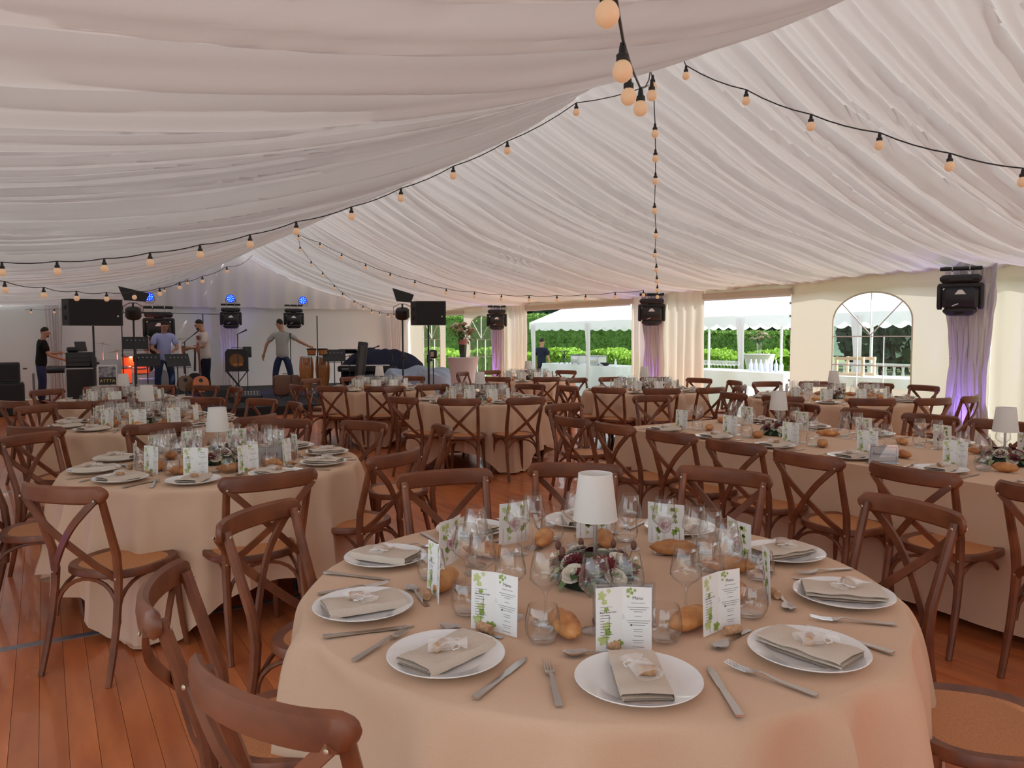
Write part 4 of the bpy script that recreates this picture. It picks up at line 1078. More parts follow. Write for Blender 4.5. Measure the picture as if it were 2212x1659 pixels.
def par_light(loc,rz,lab,lit=True):
    t=thing('par_light',lab,'stage light',loc,rz,'blue LED spotlights over the band')
    MB().lathe([(.0,.0),(.10,.0),(.112,.012),(.112,.10),(.085,.14),(.06,.15)],24,rot=rotx(-PI/2)).build('can',blk,t)
    MB().lathe([(0,-.003),(.104,-.003)],24,rot=rotx(-PI/2),cap1=False).build('lens_plate',ledb,t)
    m=MB(); 
    for n,r_ in ((1,0),(5,.042),(9,.076)):
        for k in range(n):
            a=2*PI*k/n; m.lathe([(0,.004),(.011,.003)],8,(r_*math.cos(a),.0,r_*math.sin(a)),rot=rotx(PI/2),cap1=False)
    for i in range(len(m.v)): v=m.v[i]; m.v[i]=(v[0],-abs(v[1])-.003,v[2])
    m.build('led',ledw,t)
    MB().tube([(-.125,.05,0),(-.125,.05,-.08),(-.08,.05,-.15),(.08,.05,-.15),(.125,.05,-.08),(.125,.05,0)],.007,6).build('bracket',blkm,t)
    l=bpy.data.lights.new('led_beam','SPOT'); lo=bpy.data.objects.new('led_beam',l); COL.objects.link(lo); lo.parent=t
    l.energy=70; l.color=(.10,.16,1); l.spot_size=R(46); l.spot_blend=.6; l.shadow_soft_size=.08; lo.location=(0,-.05,0); lo.rotation_euler=(R(-42),0,0)
    return t
for (x,y,Yp,px,py),lab,pl in zip(((342,664,20.9,322,641),(498,658,21.3,498,645),(634,660,21.4,654,649)),
   ('moving light hanging above the drum kit','moving light above the guitar amplifier','moving light behind the head of the conga player'),
   ('blue LED spotlight nearest the left loudspeaker','middle blue LED spotlight','blue LED spotlight above the conga player')):
    p=unY(x,y,Yp); moving_head(p,fc(p),lab,1.12 if x!=342 else 1.5,tri=True)
    q=unY(px,py,Yp-.1); par_light(q,fc(q),pl)
# truss pipe carrying them
0 and tag(MB().tube([(3.0,20.95,2.62),(7.6,20.95,2.62)],.025,8).build('lighting_pipe',blkm),'thin black pipe carrying the stage lights','pipe')
for p in (): tag(MB().tube([(p,20.95,0),(p,20.95,2.62)],.025,8).build('lighting_stand',blkm),'thin upright carrying the stage light pipe, %s'%('towards the drums' if p<5 else 'towards the keyboards'),'stand')
def pole_speaker(x,y,D,wd,lab1,lab2,rz,base_px):
    top=at(x,y,D); X,Y=top.x,top.y
    t=thing('speaker_stand',lab2,'stand',(X,Y,0),rz,'loudspeaker stands')
    MB().tube([(0,0,.1),(0,0,1.15)],.022,10).build('pole',blkm,t); MB().tube([(0,0,1.1),(0,0,top.z-.24)],.0165,10).build('pole',blkm,t)
    MB().lathe([(.034,1.05),(.034,1.18),(.026,1.2)],12).build('collar',blk,t); MB().ball((.05,0,1.1),.022,8,5).build('knob',blk,t); MB().tube([(0,0,.42),(0,0,.52)],.032,10).build('collar',blk,t)
    for k in range(3):
        a=2*PI*k/3+.4; c_,s_=math.cos(a),math.sin(a)
        l=MB().tube([(.02*c_,.02*s_,.50),(.48*c_,.48*s_,.02)],.012,8).build('leg',blkm,t); MB().tube([(.01*c_,.01*s_,.18),(.25*c_,.25*s_,.26)],.006,6).build('brace',blkm,t)
    s=thing('loudspeaker',lab1,'speaker',(X,Y,top.z-.235),rz,'pole-mounted loudspeakers')
    h=.42; d=.40; w2=wd/2
    poly=[(-w2,-.04),(-w2+.10,-d/2),(w2,-d/2),(w2,d/2),(-w2+.10,d/2),(-w2,.10)]
    MB().prism(poly,.0,h).build('cabinet',blk,s,False)
    MB().box((.04,-d/2-.006,h/2),(wd-.14,.008,h-.03)).build('grille',mat('speaker_grille',(.014,.014,.016),.7,bump=.6,scale=500),s,False)
    for z in (.12,.29): MB().box((-w2+.035,-.10,z),(.07,.03,.06),rot=rotz(-.95)).build('handle',blkm,s,False)
    MB().lathe([(.014,0),(.014,.006),(.010,.006)],10,(w2-.07,-d/2-.01,.15),rot=rotx(PI/2)).build('badge',chrome,s)
pole_speaker(200,672,12.4,.86,'black loudspeaker on a pole above the poster board','pole stand of the black loudspeaker above the poster board',fc(at(200,672,12.4)),0)
pole_speaker(925,674,13.6,.62,'black loudspeaker on a pole in front of the covered keyboards','pole stand of the loudspeaker before the covered keyboards',fc(at(925,674,13.6)),0)
# light stands with a flood and a par can
def light_stand(x,D,ytop,lab,fl_=1):
    top=at(x,ytop,D); t=thing('light_stand',lab,'stand',(top.x,top.y,0),fc(top),'floodlight stands')
    zt=top.z
    MB().tube([(0,0,.1),(0,0,zt-.02)],.017,8).build('pole',blkm,t)
    for k in range(3):
        a=2*PI*k/3+1; MB().tube([(0,0,.55),(.45*math.cos(a),.45*math.sin(a),.02)],.011,8).build('leg',blkm,t)
    f=MB(); s=.22*fl_
    f.add([(-s,-.10,zt+.26),(s*1.2,-.10,zt+.14),(s*.9,-.10,zt-.0),(-s*.6,-.10,zt+.02),(-s*.8,.10,zt+.26),(s*.8,.10,zt+.18),(s*.7,.1,zt+.02),(-s*.4,.1,zt+.03)],[(0,1,2,3),(7,6,5,4),(0,4,5,1),(1,5,6,2),(2,6,7,3),(3,7,4,0)]); f.build('floodlight',blk,t,False)
    MB().lathe([(0,.0),(.09,.0),(.125,-.03),(.13,-.16),(.10,-.20),(.07,-.21),(0,-.21)],20,(0,-.05,zt-.10),rot=rotx(.25)).build('par_can',blk,t)
    MB().tube([(-.15,-.03,zt-.20),(-.16,-.03,zt-.08),(-.05,0,zt-.02),(.05,0,zt-.02),(.16,-.03,zt-.08),(.15,-.03,zt-.20)],.006,6).build('yoke',blkm,t)
    MB().lathe([(.03,1.1),(.03,1.2)],10).build('collar',blk,t); MB().ball((.045,0,1.14),.022,8,5).build('knob',blk,t)
light_stand(287,13.2,652,'stand with black floodlight in front of the drums'); light_stand(869,13.9,654,'stand with black floodlight near the keyboards',.8)
# ================================================================ STAGE
SX0,SX1,SY0,SY1,SZ=1.2,8.4,15.0,21.9,.17
st=thing('stage','low black carpeted stage under the band','stage',(0,0,0))
xs=[SX0+(SX1-SX0)*k/4 for k in range(5)]; ys=[SY0,SY0+(SY1-SY0)/3,SY0+2*(SY1-SY0)/3,SY1]
for i in range(4):
    for j in range(3): MB().box(((xs[i]+xs[i+1])/2,(ys[j]+ys[j+1])/2,SZ-.03),(xs[i+1]-xs[i]-.006,ys[j+1]-ys[j]-.006,.06)).build('deck_panel',blkc,st,False)
MB().box(((SX0+SX1)/2,SY0+.02,.07),(SX1-SX0,.012,.14)).build('skirt',blkc,st,False)
for x in (SX0+.1,(SX0+SX1)/2,SX1-.1):
    for y in (SY0+.1,SY1-.1): MB().box((x,y,.06),(.05,.05,.11)).build('leg',blkm,st,False)
# ================================================================ PEOPLE
def skinbody(name,verts,edges,rad,m,parent,root=0,sub=2):
    me=bpy.data.meshes.new(name); me.from_pydata(verts,edges,[]); o=bpy.data.objects.new(name,me); COL.objects.link(o)
    md=o.modifiers.new('s','SKIN'); md.use_smooth_shade=True; md.branch_smoothing=.6
    for i,r_ in enumerate(rad):
        sv=me.skin_vertices[0].data[i]; sv.radius=(r_,r_) if not hasattr(r_,'__len__') else r_; sv.use_root=(i==root)
    sb=o.modifiers.new('b','SUBSURF'); sb.levels=sub; sb.render_levels=sub
    dg=bpy.context.evaluated_depsgraph_get(); m2=bpy.data.meshes.new_from_object(o.evaluated_get(dg)); m2.name=name
    bpy.data.objects.remove(o); m2.materials.clear(); m2.materials.append(m)
    for p in m2.polygons: p.use_smooth=True
    return link(name,m2,parent)
def person(lab,loc,rz,shirt,trou,hair=hairm,sc=1.0,armL=None,armR=None,head=(0,.03,0),lean=0,bald=False,legs=.10,glasses=False,beard=False,step=0):
    t=thing('person',lab,'person',loc,rz); t.scale=(sc,)*3
    hx,hy,hz=head; L=lean
    pel=(0,0,.95); sp=(0,L*.3,1.13); chst=(0,L*.7,1.34); nk=(0,L+.01,1.50); h1=(hx*.4,L+hy*.5+.01,1.565); h2=(hx*.8,L+hy,1.64+hz*.5); h3=(hx,L+hy*1.0+.0,1.735+hz)
    def default(s): return [(s*.255,L+.0,1.15),(s*.27,L+.10,.90)]
    aL=armL or default(-1); aR=armR or default(1)
    shL=(-.185,L*.9,1.425); shR=(.185,L*.9,1.425)
    V=[pel,sp,chst,nk,h1,h2,h3, shL,aL[0],aL[1], shR,aR[0],aR[1], (-.095,0,.88),(-legs-.01,.02-step,.49),(-legs-.02,-.02-step*1.4,.07),(-legs-.05,.12-step*1.4,.035),(.095,0,.88),(legs+.01,.02+step,.49),(legs+.02,-.02+step*1.4,.07),(legs+.05,.12+step*1.4,.035)]
    E_=[(0,1),(1,2),(2,3),(3,4),(4,5),(5,6),(2,7),(7,8),(8,9),(2,10),(10,11),(11,12),(0,13),(13,14),(14,15),(15,16),(0,17),(17,18),(18,19),(19,20)]
    Rr=[(.10,.08),(.10,.075),(.12,.08),.058,.066,(.092,.108),(.082,.098),.045,.042,.028,.045,.042,.028,.052,.048,.040,.036,.052,.048,.040,.036]
    skinbody('body',V,E_,Rr,skin,t)
    g=.016
    def mid(a,b,f): return tuple(a[i]*(1-f)+b[i]*f for i in range(3))
    SV=[(0,0,.80),(0,L*.2,1.02),(0,L*.45,1.2),(0,L*.75,1.35),(0,L,1.49),shL,mid(shL,aL[0],.8),shR,mid(shR,aR[0],.8)]
    skinbody('shirt',SV,[(0,1),(1,2),(2,3),(3,4),(3,5),(5,6),(3,7),(7,8)],[(.175,.135),(.165,.13),(.170,.13),(.185,.135),.095,.085,.070,.085,.070],shirt,t)
    TV=[(0,0,1.03),(0,0,.90),V[13],V[14],V[15],V[17],V[18],V[19]]
    skinbody('trousers',TV,[(0,1),(1,2),(2,3),(3,4),(1,5),(5,6),(6,7)],[(.152,.117),(.158,.122),.104,.076,.064,.104,.076,.064],trou,t)
    for i in (15,19):
        x,y,z=V[i]; m_=MB().ball((x,y+.06,.048),.05,12,7,(.95,2.6,.85)); m_.build('shoe',mat('dark_shoe',(.03,.028,.03),.5),t)
    # hands
    for el,wr in ((aL[0],aL[1]),(aR[0],aR[1])):
        d=(Vector(wr)-Vector(el)).normalized(); s=d.cross(Vector((0,0,1))); s=s.normalized() if s.length>.1 else Vector((1,0,0)); n_=s.cross(d); c_=Vector(wr)
        mb=MB(); mb.tube([c_-d*.01,c_+d*.03,c_+d*.085],[(.018,.026),(.017,.038),(.014,.040)],8)
        for k,(of,ln) in enumerate(((-.030,.062),(-.010,.078),(.010,.082),(.028,.070))):
            b=c_+d*.08+s*of; mb.tube([b,b+d*ln*.45-n_*.006,b+d*ln*.8-n_*.022,b+d*ln-n_*.036],[.0095,.009,.008,.006],6)
        b=c_+d*.025-s*.034; mb.tube([b,b+d*.025-s*.02,b+d*.052-s*.024-n_*.012],[.012,.010,.008],6)
        mb.build('hand',skin,t)
    # head details
    hc=Vector(h2)+(Vector(h3)-Vector(h2))*.45; fwd=(Vector((hx*1.2,hy*1.0+.10,hz*1.3))).normalized(); rgt=fwd.cross(Vector((0,0,1))).normalized(); upv=rgt.cross(fwd)
    f_=MB(); f_.tube([hc+fwd*.085+upv*.01,hc+fwd*.106-upv*.028,hc+fwd*.09-upv*.036],[.007,.011,.009],6)
    for s in (-1,1): f_.ball(hc+rgt*s*.082-upv*.01,.02,8,5,(.4,1,1.4))
    f_.build('nose_and_ears',skin,t)
    e=MB()
    for s in (-1,1): e.ball(hc+fwd*.087+rgt*s*.032+upv*.012,.009,8,5)
    e.build('eyes',ink,t)
    MB().tube([hc+fwd*.088-upv*.062+rgt*k for k in (-.022,0,.022)],.005,6).build('mouth',mat('lips',(.35,.13,.10),.6),t)
    if not bald:
        h=MB(); cc=Vector(hc)-fwd*.010+upv*.010
        for i in range(9):
            for j in range(16): pass
        def fn(i,j):
            a=2*PI*i; ph=j*(1.36-.42*math.cos(a))*1.12; rr_=.098
            kk=1-.10*j**3; p=fwd*math.cos(a)*math.sin(ph)*.096*kk+rgt*math.sin(a)*math.sin(ph)*.083*kk+upv*math.cos(ph)*.106*kk; return cc+p
        h.grid(fn,20,8,closeu=True); h.build('hair',hair,t)
    if beard:
        b=MB(); b.ball(hc+fwd*.05-upv*.085,.05,10,6,(1,1,.7)); b.build('beard',hairm,t)
    if glasses:
        g_=MB()
        for s in (-1,1):
            c_=hc+fwd*.103+rgt*s*.032+upv*.012; g_.tube([c_+rgt*.024*math.cos(a)+upv*.018*math.sin(a) for a in [2*PI*k/10 for k in range(10)]],.0025,5,closed=True)
            g_.tube([c_+rgt*s*.024,hc+rgt*s*.086],.002,5)
        g_.build('glasses',blk,t)
    return t
bshirt=mat('black_tshirt',(.012,.012,.013),.85,spec=.2); wshirt=mat('white_tshirt',(.72,.66,.62),.9,spec=.2); gshirt=mat('grey_tshirt',(.42,.42,.40),.9,spec=.2)
blshirt=mat('pale_blue_polo',(.42,.46,.80),.85,spec=.2); jean=mat('blue_jeans',(.035,.05,.11),.85,spec=.2); djean=mat('dark_jeans',(.015,.018,.035),.9,spec=.2)
# man at the desk, profile to the right
p=at(92,875,17.6); 
person('person in black t-shirt and dark jeans leaning to the mixing desk',(p.x,p.y,0.0),fc(p)-PI/2+.15,bshirt,jean,sc=1.0,lean=.05,head=(0,.06,-.03),armL=[(-.24,.14,1.14),(-.20,.40,1.16)],armR=[(.24,.12,1.13),(.22,.42,1.02)],beard=True)
p=at(612,850,18.3)
person('person in grey t-shirt and jeans seen from behind touching the conga',(p.x,p.y,SZ),fc(p)-.25,gshirt,jean,sc=1.0,head=(-.07,.02,0),legs=.17,armL=[(-.36,-.02,1.20),(-.44,.0,.95)],armR=[(.36,.12,1.26),(.60,.28,1.12)])
p=at(357,850,16.9)
person('person in pale blue polo and glasses looking down at centre stage',(p.x,p.y,SZ),fc(p)+PI-.25+.5,blshirt,jean,sc=.98,lean=.04,head=(0,.09,-.05),glasses=True,armL=[(-.26,.10,1.14),(-.14,.32,1.10)],armR=[(.27,.06,1.14),(.24,.32,1.08)],legs=.14)
p=at(447,850,17.3)
tm=person('person in white t-shirt with dark red chest print looking at his hands',(p.x,p.y,SZ),fc(p)+PI/2+.25,wshirt,djean,sc=1.0,lean=.05,head=(0,.08,-.05),armL=[(-.24,.10,1.15),(-.08,.34,1.12)],armR=[(.24,.12,1.14),(.06,.35,1.10)],beard=True)
MB().rbox((-.02,.178,1.345),(.17,.012,.095),.004,rot=rotx(-.05)).build('chest_print',mat('dark_red_print',(.16,.02,.04),.8),tm)
me=text_mesh("Levi's",.05,paper)
for v in me.vertices: v.co=Vector((-.02-v.co.x,.1855,1.345+v.co.y))
link('lettering',me,tm)
p=at(333,830,19.5)
person('person in dark shirt seated behind the drums',(p.x,p.y,SZ-.08),fc(p)+PI+.5,mat('dark_shirt',(.02,.02,.03),.9),djean,sc=1.0,bald=True,armL=[(-.26,.05,1.15),(-.2,.3,1.0)],armR=[(.26,.05,1.15),(.2,.3,1.0)],beard=False,head=(.02,.05,-.01))
p=at(1170,790,25.0); 
person('person in dark navy t-shirt standing outside the marquee opening',(p.x,p.y,-.3),fc(p)-.5,navy,djean,sc=.99)
# ================================================================ BAND GEAR
def G(x,y,D,z=None): q=at(x,y,D); return Vector((q.x,q.y,SZ if z is None else z))
def conga(p,lab,h=.76,hd=.14,rz=0,stand=True):
    t=thing('conga',lab,'drum',p,rz,'congas'); z0=.10
    prof=[(.09,z0),(.115,z0+.12*h),(.150,z0+.35*h),(.168,z0+.62*h),(.160,z0+.82*h),(.138,z0+h-.01)]
    MB().lathe(prof,26).build('shell',congaw,t)
    MB().lathe([(.142,z0+h-.035),(.150,z0+h-.03),(.150,z0+h+.01),(.142,z0+h+.012)],26).build('rim',chrome,t)
    MB().lathe([(.140,z0+h+.008),(.0,z0+h+.014)],26,cap0=False).build('drum_head',mat('drum_skin',(.75,.68,.58),.6),t)
    for k in range(5):
        a=2*PI*k/5+.3; MB().tube([(.150*math.cos(a),.150*math.sin(a),z0+h-.03),(.166*math.cos(a),.166*math.sin(a),z0+h-.17)],.006,6).build('tuning_lug',chrome,t)
    b=MB(); 
    for s in (-1,1): b.box((s*.018,-.164,z0+.80*h),(.012,.006,.075),rot=roty(s*.35))
    b.build('badge_mark',blk,t,False)
    if stand:
        for k in range(3):
            a=2*PI*k/3+.5; MB().tube([(.09*math.cos(a),.09*math.sin(a),.2),(.22*math.cos(a),.22*math.sin(a),.01)],.009,6).build('leg',chrome,t)
p=G(663,830,17.6); conga(p,'left tall orange conga drum',.80,rz=fc(p)); p=G(698,835,17.6); conga(p,'right tall orange conga drum',.80,rz=fc(p))
def bongo(p,lab):
    t=thing('bongo',lab,'drum',p,0,'bongos'); MB().lathe([(.085,-.15),(.105,-.02)],20).build('shell',congaw,t)
    MB().lathe([(.108,-.03),(.112,.0),(.104,.004)],20).build('rim',blkm,t); MB().lathe([(.090,-.155),(.094,-.13)],20).build('rim',blkm,t)
for x,lab in ((673,'left small bongo above the congas'),(697,'right small bongo above the congas')):
    q=at(x,753,17.2); bongo(q,lab)
p=at(686,760,17.25); tag(MB().tube([(p.x,p.y,SZ),(p.x,p.y,2.0)],.012,8).build('bongo_stand',blkm),'black upright stand between the two congas','stand')
# mic stands
def mic_stand(x,ytop,D,lab,boom=None,z=None):
    q=at(x,ytop,D); zt=q.z; b0=SZ if z is None else z
    t=thing('microphone_stand',lab,'microphone stand',(q.x,q.y,b0),fc(q),'microphone stands')
    zt-=b0
    MB().tube([(0,0,.1),(0,0,zt)],.011,8).build('pole',blkm,t)
    for k in range(3): a=2*PI*k/3+.3; MB().tube([(0,0,.16),(.32*math.cos(a),.32*math.sin(a),.015)],.009,6).build('leg',blkm,t)
    if boom:
        bx,bz=boom; MB().tube([(-bx*.3,0,zt-bz*.3),(bx,-.05,zt+bz)],.008,8).build('boom',blkm,t); e=Vector((bx,-.05,zt+bz)); d=Vector((bx,-.05,bz)).normalized()
    else: e=Vector((0,0,zt)); d=Vector((0,-.9,.3)).normalized()
    MB().tube([e,e+d*.12,e+d*.16],[.012,.015,.024],8).build('microphone',mat('mic_grey',(.06,.06,.065),.4,metal=.5),t)
mic_stand(627,722,16.6,'microphone stand in front of the conga player',(.0,.0))
mic_stand(399,738,17.0,'boom microphone stand beside the guitars',(.18,.15)); mic_stand(262,676,15.5,'tall boom stand behind the left loudspeaker',(.7,.0)); mic_stand(438,678,18.5,'tall boom stand behind the person in white',(-1.2,.02))
mic_stand(513,722,16.0,'microphone stand before the amplifier',(.06,.03))
mic_stand(755,768,16.8,'angled microphone stand over the keyboard',(.5,.16))
# drum kit
dp=at(300,820,18.6); t=thing('drum_kit','drum kit with glowing orange shells and blue light inside','drums',(dp.x,dp.y,SZ),fc(dp))
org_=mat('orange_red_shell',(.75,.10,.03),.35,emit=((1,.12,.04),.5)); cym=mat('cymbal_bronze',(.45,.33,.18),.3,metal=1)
def drum(c,r_,h,rot=None,m=None): 
    d=MB().lathe([(r_,0),(r_,h)],24,c,rot=rot).build('drum_shell',m or org_,t); MB().lathe([(r_+.008,-.01),(r_+.012,.02)],24,c,rot=rot).build('hoop',chrome,d); MB().lathe([(r_+.008,h-.02),(r_+.012,h+.01)],24,c,rot=rot).build('hoop',chrome,d)
drum((.45,-.2,.30),.28,.42,rotx(PI/2),mat('white_bass_drum',(.75,.75,.8),.4)); drum((.15,-.1,.72),.15,.22,rotx(.25)); drum((-.2,-.15,.70),.16,.24,rotx(.25)); drum((-.35,-.25,.25),.20,.38,None); drum((.05,-.45,.50),.17,.13,rotx(.1))
for cx_,cy_,z,r_,rr in ((-.75,-.2,1.20,.24,.16),(-.45,-.3,1.02,.22,-.12),(.25,.1,1.35,.20,.1),(.95,0,1.30,.24,-.15),(1.1,-.3,1.1,.22,.1)):
    c_=MB().lathe([(r_,.0),(r_*.3,.014),(.03,.02),(.025,.035),(0,.038)],26,(cx_,cy_,z),rot=roty(rr)).build('cymbal',cym,t); MB().tube([(cx_,cy_,0),(cx_,cy_,z+.05)],.009,6).build('cymbal_stand',chrome,t)
l=bpy.data.lights.new('drum_glow','POINT'); lo=bpy.data.objects.new('drum_glow',l); COL.objects.link(lo); lo.parent=t; l.energy=18; l.color=(1,.15,.08); l.shadow_soft_size=.1; lo.location=(-.1,-.45,.85)
# guitars
def guitar(p,rz,lab,m,hollow=True):
    t=thing('guitar',lab,'guitar',p,rz,'guitars on stands'); out=[]
    for k in range(28):
        a=2*PI*k/28; r_=.17*(1+.16*math.cos(2*a))*(1-.12*math.sin(a)); out.append((r_*math.cos(a)*.86,.24+r_*1.25*math.sin(a)))
    q=rotx(-.18)
    MB().prism(out,-.045,.045,lambda x,y,z:tuple(q@Vector((x,z,y+.12)))).build('body',m,t)
    MB().prism([(.045*math.cos(a),.30+.045*math.sin(a)) for a in [2*PI*k/14 for k in range(14)]],-.047,-.0455,lambda x,y,z:tuple(q@Vector((x,z,y+.12)))).build('sound_hole',blk,t)
    MB().prism([(-.025,.44),(.025,.44),(.021,.90),(-.021,.90)],-.058,-.035,lambda x,y,z:tuple(q@Vector((x,z,y+.12)))).build('neck',mat('dark_neck',(.05,.025,.015),.4),t,False)
    MB().prism([(-.03,.90),(.03,.90),(.037,1.06),(-.037,1.06)],-.05,-.03,lambda x,y,z:tuple(q@Vector((x,z,y+.12)))).build('headstock',mat('brown_headstock',(.14,.06,.03),.4),t,False)
    for k in range(3):
        a=2*PI*k/3+.5; MB().tube([(0,.06,.35),(.2*math.cos(a),.06+.2*math.sin(a),.01)],.009,6).build('stand_leg',blkm,t)
p=G(402,840,16.6); guitar(p,fc(p)+.2,'acoustic guitar with brown body on a stand',mat('brown_guitar',(.20,.09,.04),.3,coat=.4)); p=G(421,838,17.9); guitar(p,fc(p)-.2,'dark electric bass behind the person in white',mat('dark_bass',(.04,.02,.02),.3))
p=G(436,856,16.4); guitar(p,fc(p)+.3,'orange electric guitar low beside the person in white',mat('orange_guitar',(.65,.16,.03),.25,coat=.5))
# music stands
def music_stand(x,y,D,lab,rz=0):
    q=at(x,y,D); t=thing('music_stand',lab,'music stand',(q.x,q.y,SZ),fc(q)+rz,'music stands'); zt=q.z-SZ; rt_=rotx(-.5)
    d=MB(); d.box((0,0,0),(.50,.008,.30)); 
    for i in range(len(d.v)): d.v[i]=tuple(rt_@Vector(d.v[i])+Vector((0,0,zt)))
    d.build('desk',blk,t,False); b=MB(); b.box((0,-.06,zt-.16),(.50,.05,.01)); b.build('lip',blk,t,False)
    h=MB()
    for k in range(5):
        h.lathe([(.013,0),(.0,.001)],8,(-.16+k*.08,-.02,zt+.06),rot=rotx(PI/2-.5))
    h.build('hole',mat('grey_hole',(.35,.35,.37),.8),t)
    MB().tube([(0,.02,.1),(0,.02,zt)],.012,8).build('pole',blkm,t)
    for k in range(3): a=2*PI*k/3; MB().tube([(0,.02,.2),(.28*math.cos(a),.28*math.sin(a),.01)],.009,6).build('leg',blkm,t)
music_stand(318,778,16.0,'black music stand before the person in blue'); music_stand(384,778,16.1,'black music stand between the person in blue and the guitars',.4); music_stand(293,741,16.3,'large black music desk beside the drums'); music_stand(722,768,17.2,'music desk over the keyboard')
# amp on folding stand
p=G(512,790,17.0); t=thing('guitar_amplifier','black guitar amplifier with orange badge on a folding stand','amplifier',(p.x,p.y,SZ+.62),fc(p)-.05)
MB().prism([(-.24,0),(.24,0),(.24,.42),(.19,.47),(-.19,.47),(-.24,.40)],-.15,.15,lambda x,y,z:(x,z,y)).build('cabinet',blk,t,False)
MB().lathe([(.13,0),(.15,.004),(.15,.010)],22,(0,-.152,.22),rot=rotx(PI/2)).build('speaker_ring',mat('dim_orange',(.22,.09,.03),.5),t); MB().box((.03,-.165,.13),(.20,.006,.05)).build('badge',mat('orange_badge',(.55,.20,.04),.5),t,False)
MB().tube([(-.10,0,.47),(-.10,0,.50),(.10,0,.50),(.10,0,.47)],.008,6).build('handle',blkm,t)
t=thing('folding_stand','crossed black folding stand under the guitar amplifier','stand',(p.x,p.y,SZ),fc(p)-.05)
for yy in (-.12,.12):
    MB().tube([(-.22,yy,.01),(.22,yy,.60)],.012,6).build('crossed_leg',blkm,t); MB().tube([(.22,yy*1.1,.01),(-.22,yy*1.1,.60)],.012,6).build('crossed_leg',blkm,t)
MB().box((0,0,.605),(.5,.30,.02)).build('tray',blkm,t,False)
p=G(534,770,17.2); t=thing('tablet_stand','tablet on a thin stand right of the guitar amplifier','tablet',(p.x,p.y,SZ),fc(p)); MB().tube([(0,0,0.02),(0,0,.95)],.01,8).build('pole',blkm,t); MB().rbox((0,0,1.02),(.19,.012,.26),.005,rot=rotx(-.4)).build('screen',blk,t)
MB().lathe([(.12,0),(.12,.02),(.02,.03)],16).build('base',blkm,t)
# digital mixer/stage box
p=G(530,866,15.9); t=thing('mixing_console','black mixing console with rows of knobs at the stage edge','mixer',(p.x,p.y,SZ),fc(p))
MB().prism([(-.18,0),(.18,0),(.18,.22),(-.18,.12)],-.30,.30,lambda x,y,z:(z,x,y)).build('case',blk,t,False)
kn=MB().lathe([(.013,0),(.012,.02),(.0,.022)],8).mesh('knob',mat('grey_knob',(.5,.5,.5),.5))
for i in range(9):
    for j in range(3): o=link('knob',kn,t); o.location=(-.24+i*.06,-.10+j*.09,.145+j*.025)
for s in (-1,1): MB().tube([(s*.30,-.1,.05),(s*.35,-.1,.12),(s*.35,.1,.14),(s*.30,.1,.07)],.012,6).build('handle',blkm,t)
# low case and black wedge
p=G(620,850,17.6); t=thing('brown_case','brown leatherette case lying behind the conga player','case',(p.x,p.y,SZ),fc(p)); MB().rbox((0,.1,.24),(.62,.22,.46),.05).build('shell',mat('brown_leatherette',(.22,.10,.06),.5),t); MB().tube([(-.08,.1,.47),(-.08,.1,.50),(.08,.1,.50),(.08,.1,.47)],.01,6).build('handle',blkm,t)
p=G(560,846,18.6)
for i,(x,y,D) in enumerate(((472,856,16.6),(740,864,16.2))):
    p=G(x,y,D); t=thing('floor_monitor',['black floor monitor with blue glint near the white-shirted person','small black floor monitor beside the keyboard'][i],'speaker',(p.x,p.y,SZ),fc(p),'floor monitors')
    MB().prism([(-.2,0),(.2,0),(.16,.28),(-.02,.30)],-.28,.28,lambda x,y,z:(z,x,y)).build('cabinet',blk,t,False); MB().add([(-.24,-.19,.03),(.24,-.19,.03),(.24,-.035,.27),(-.24,-.035,.27)],[(0,1,2,3)]).build('grille',MATS['speaker_grille'],t,False)
# keyboards
p=G(795,800,17.6); t=thing('keyboard','long black stage keyboard on a stand','keyboard',(p.x,p.y,SZ),fc(p)-.1)
MB().rbox((0,0,.62),(1.35,.32,.13),.02).build('case',blk,t); MB().box((-.05,-.12,.70),(1.1,.12,.02)).build('white_keys',whitep,t,False); MB().box((-.5,-.163,.62),(.16,.004,.04)).build('panel',mat('grey_panel',(.25,.25,.26),.5),t,False)
for s in (-.6,.55): MB().tube([(s,0,.0),(s,0,.95)],.018,8).build('stand_leg',blkm,t)
MB().rbox((-.45,.05,1.02),(.42,.30,.03),.01,rot=rotx(-.3)).build('laptop_tray',blk,t)
p=G(778,780,16.8); q0=at(770,755,16.8); t=thing('keyboard','black keyboard standing upright on its end','keyboard',(p.x,p.y,SZ),fc(p)); MB().rbox((0,0,.62),(.22,.13,1.25),.02,rot=roty(.12)).build('case',blk,t); MB().box((0.0,-.07,.62),(.10,.01,1.1),rot=roty(.12)).build('keys',mat('dark_keys',(.07,.07,.07),.3),t,False)
def drape(c,ax,h,m,name,lab,seed):
    mb=MB(); ax=Vector(ax); rx,ry=ax
    def fn(i,j):
        a=2*PI*i; f=j
        if f<.5: r_=f/.5; z=h*(1-.25*r_**3)+.16*noise2(math.cos(a)*r_*2.6+3,math.sin(a)*r_*2,seed)+.03*math.sin(14*a+seed)*r_
        else: r_=1+.10*(f-.5)+.06*(f-.5)*2*math.sin(9*a+seed); z=h*(.75)*(1-(f-.5)*2)+.10*noise2(math.cos(a)*2+3,math.sin(a)*2,seed)*(1-(f-.5)*2)
        return (c[0]+rx*r_*math.cos(a),c[1]+ry*r_*math.sin(a),c[2]+max(z,.01))
    return tag(mb.grid(fn,90,24,closeu=True).build(name,m),lab,'cover')
p=G(828,812,18.0); o=drape((0,0,0),(.95,.45),1.0,navy,'equipment_cover','black cloth thrown over keyboards at the back of the stage',3); o.location=(p.x,p.y,SZ); o.rotation_euler=(0,0,fc(p))
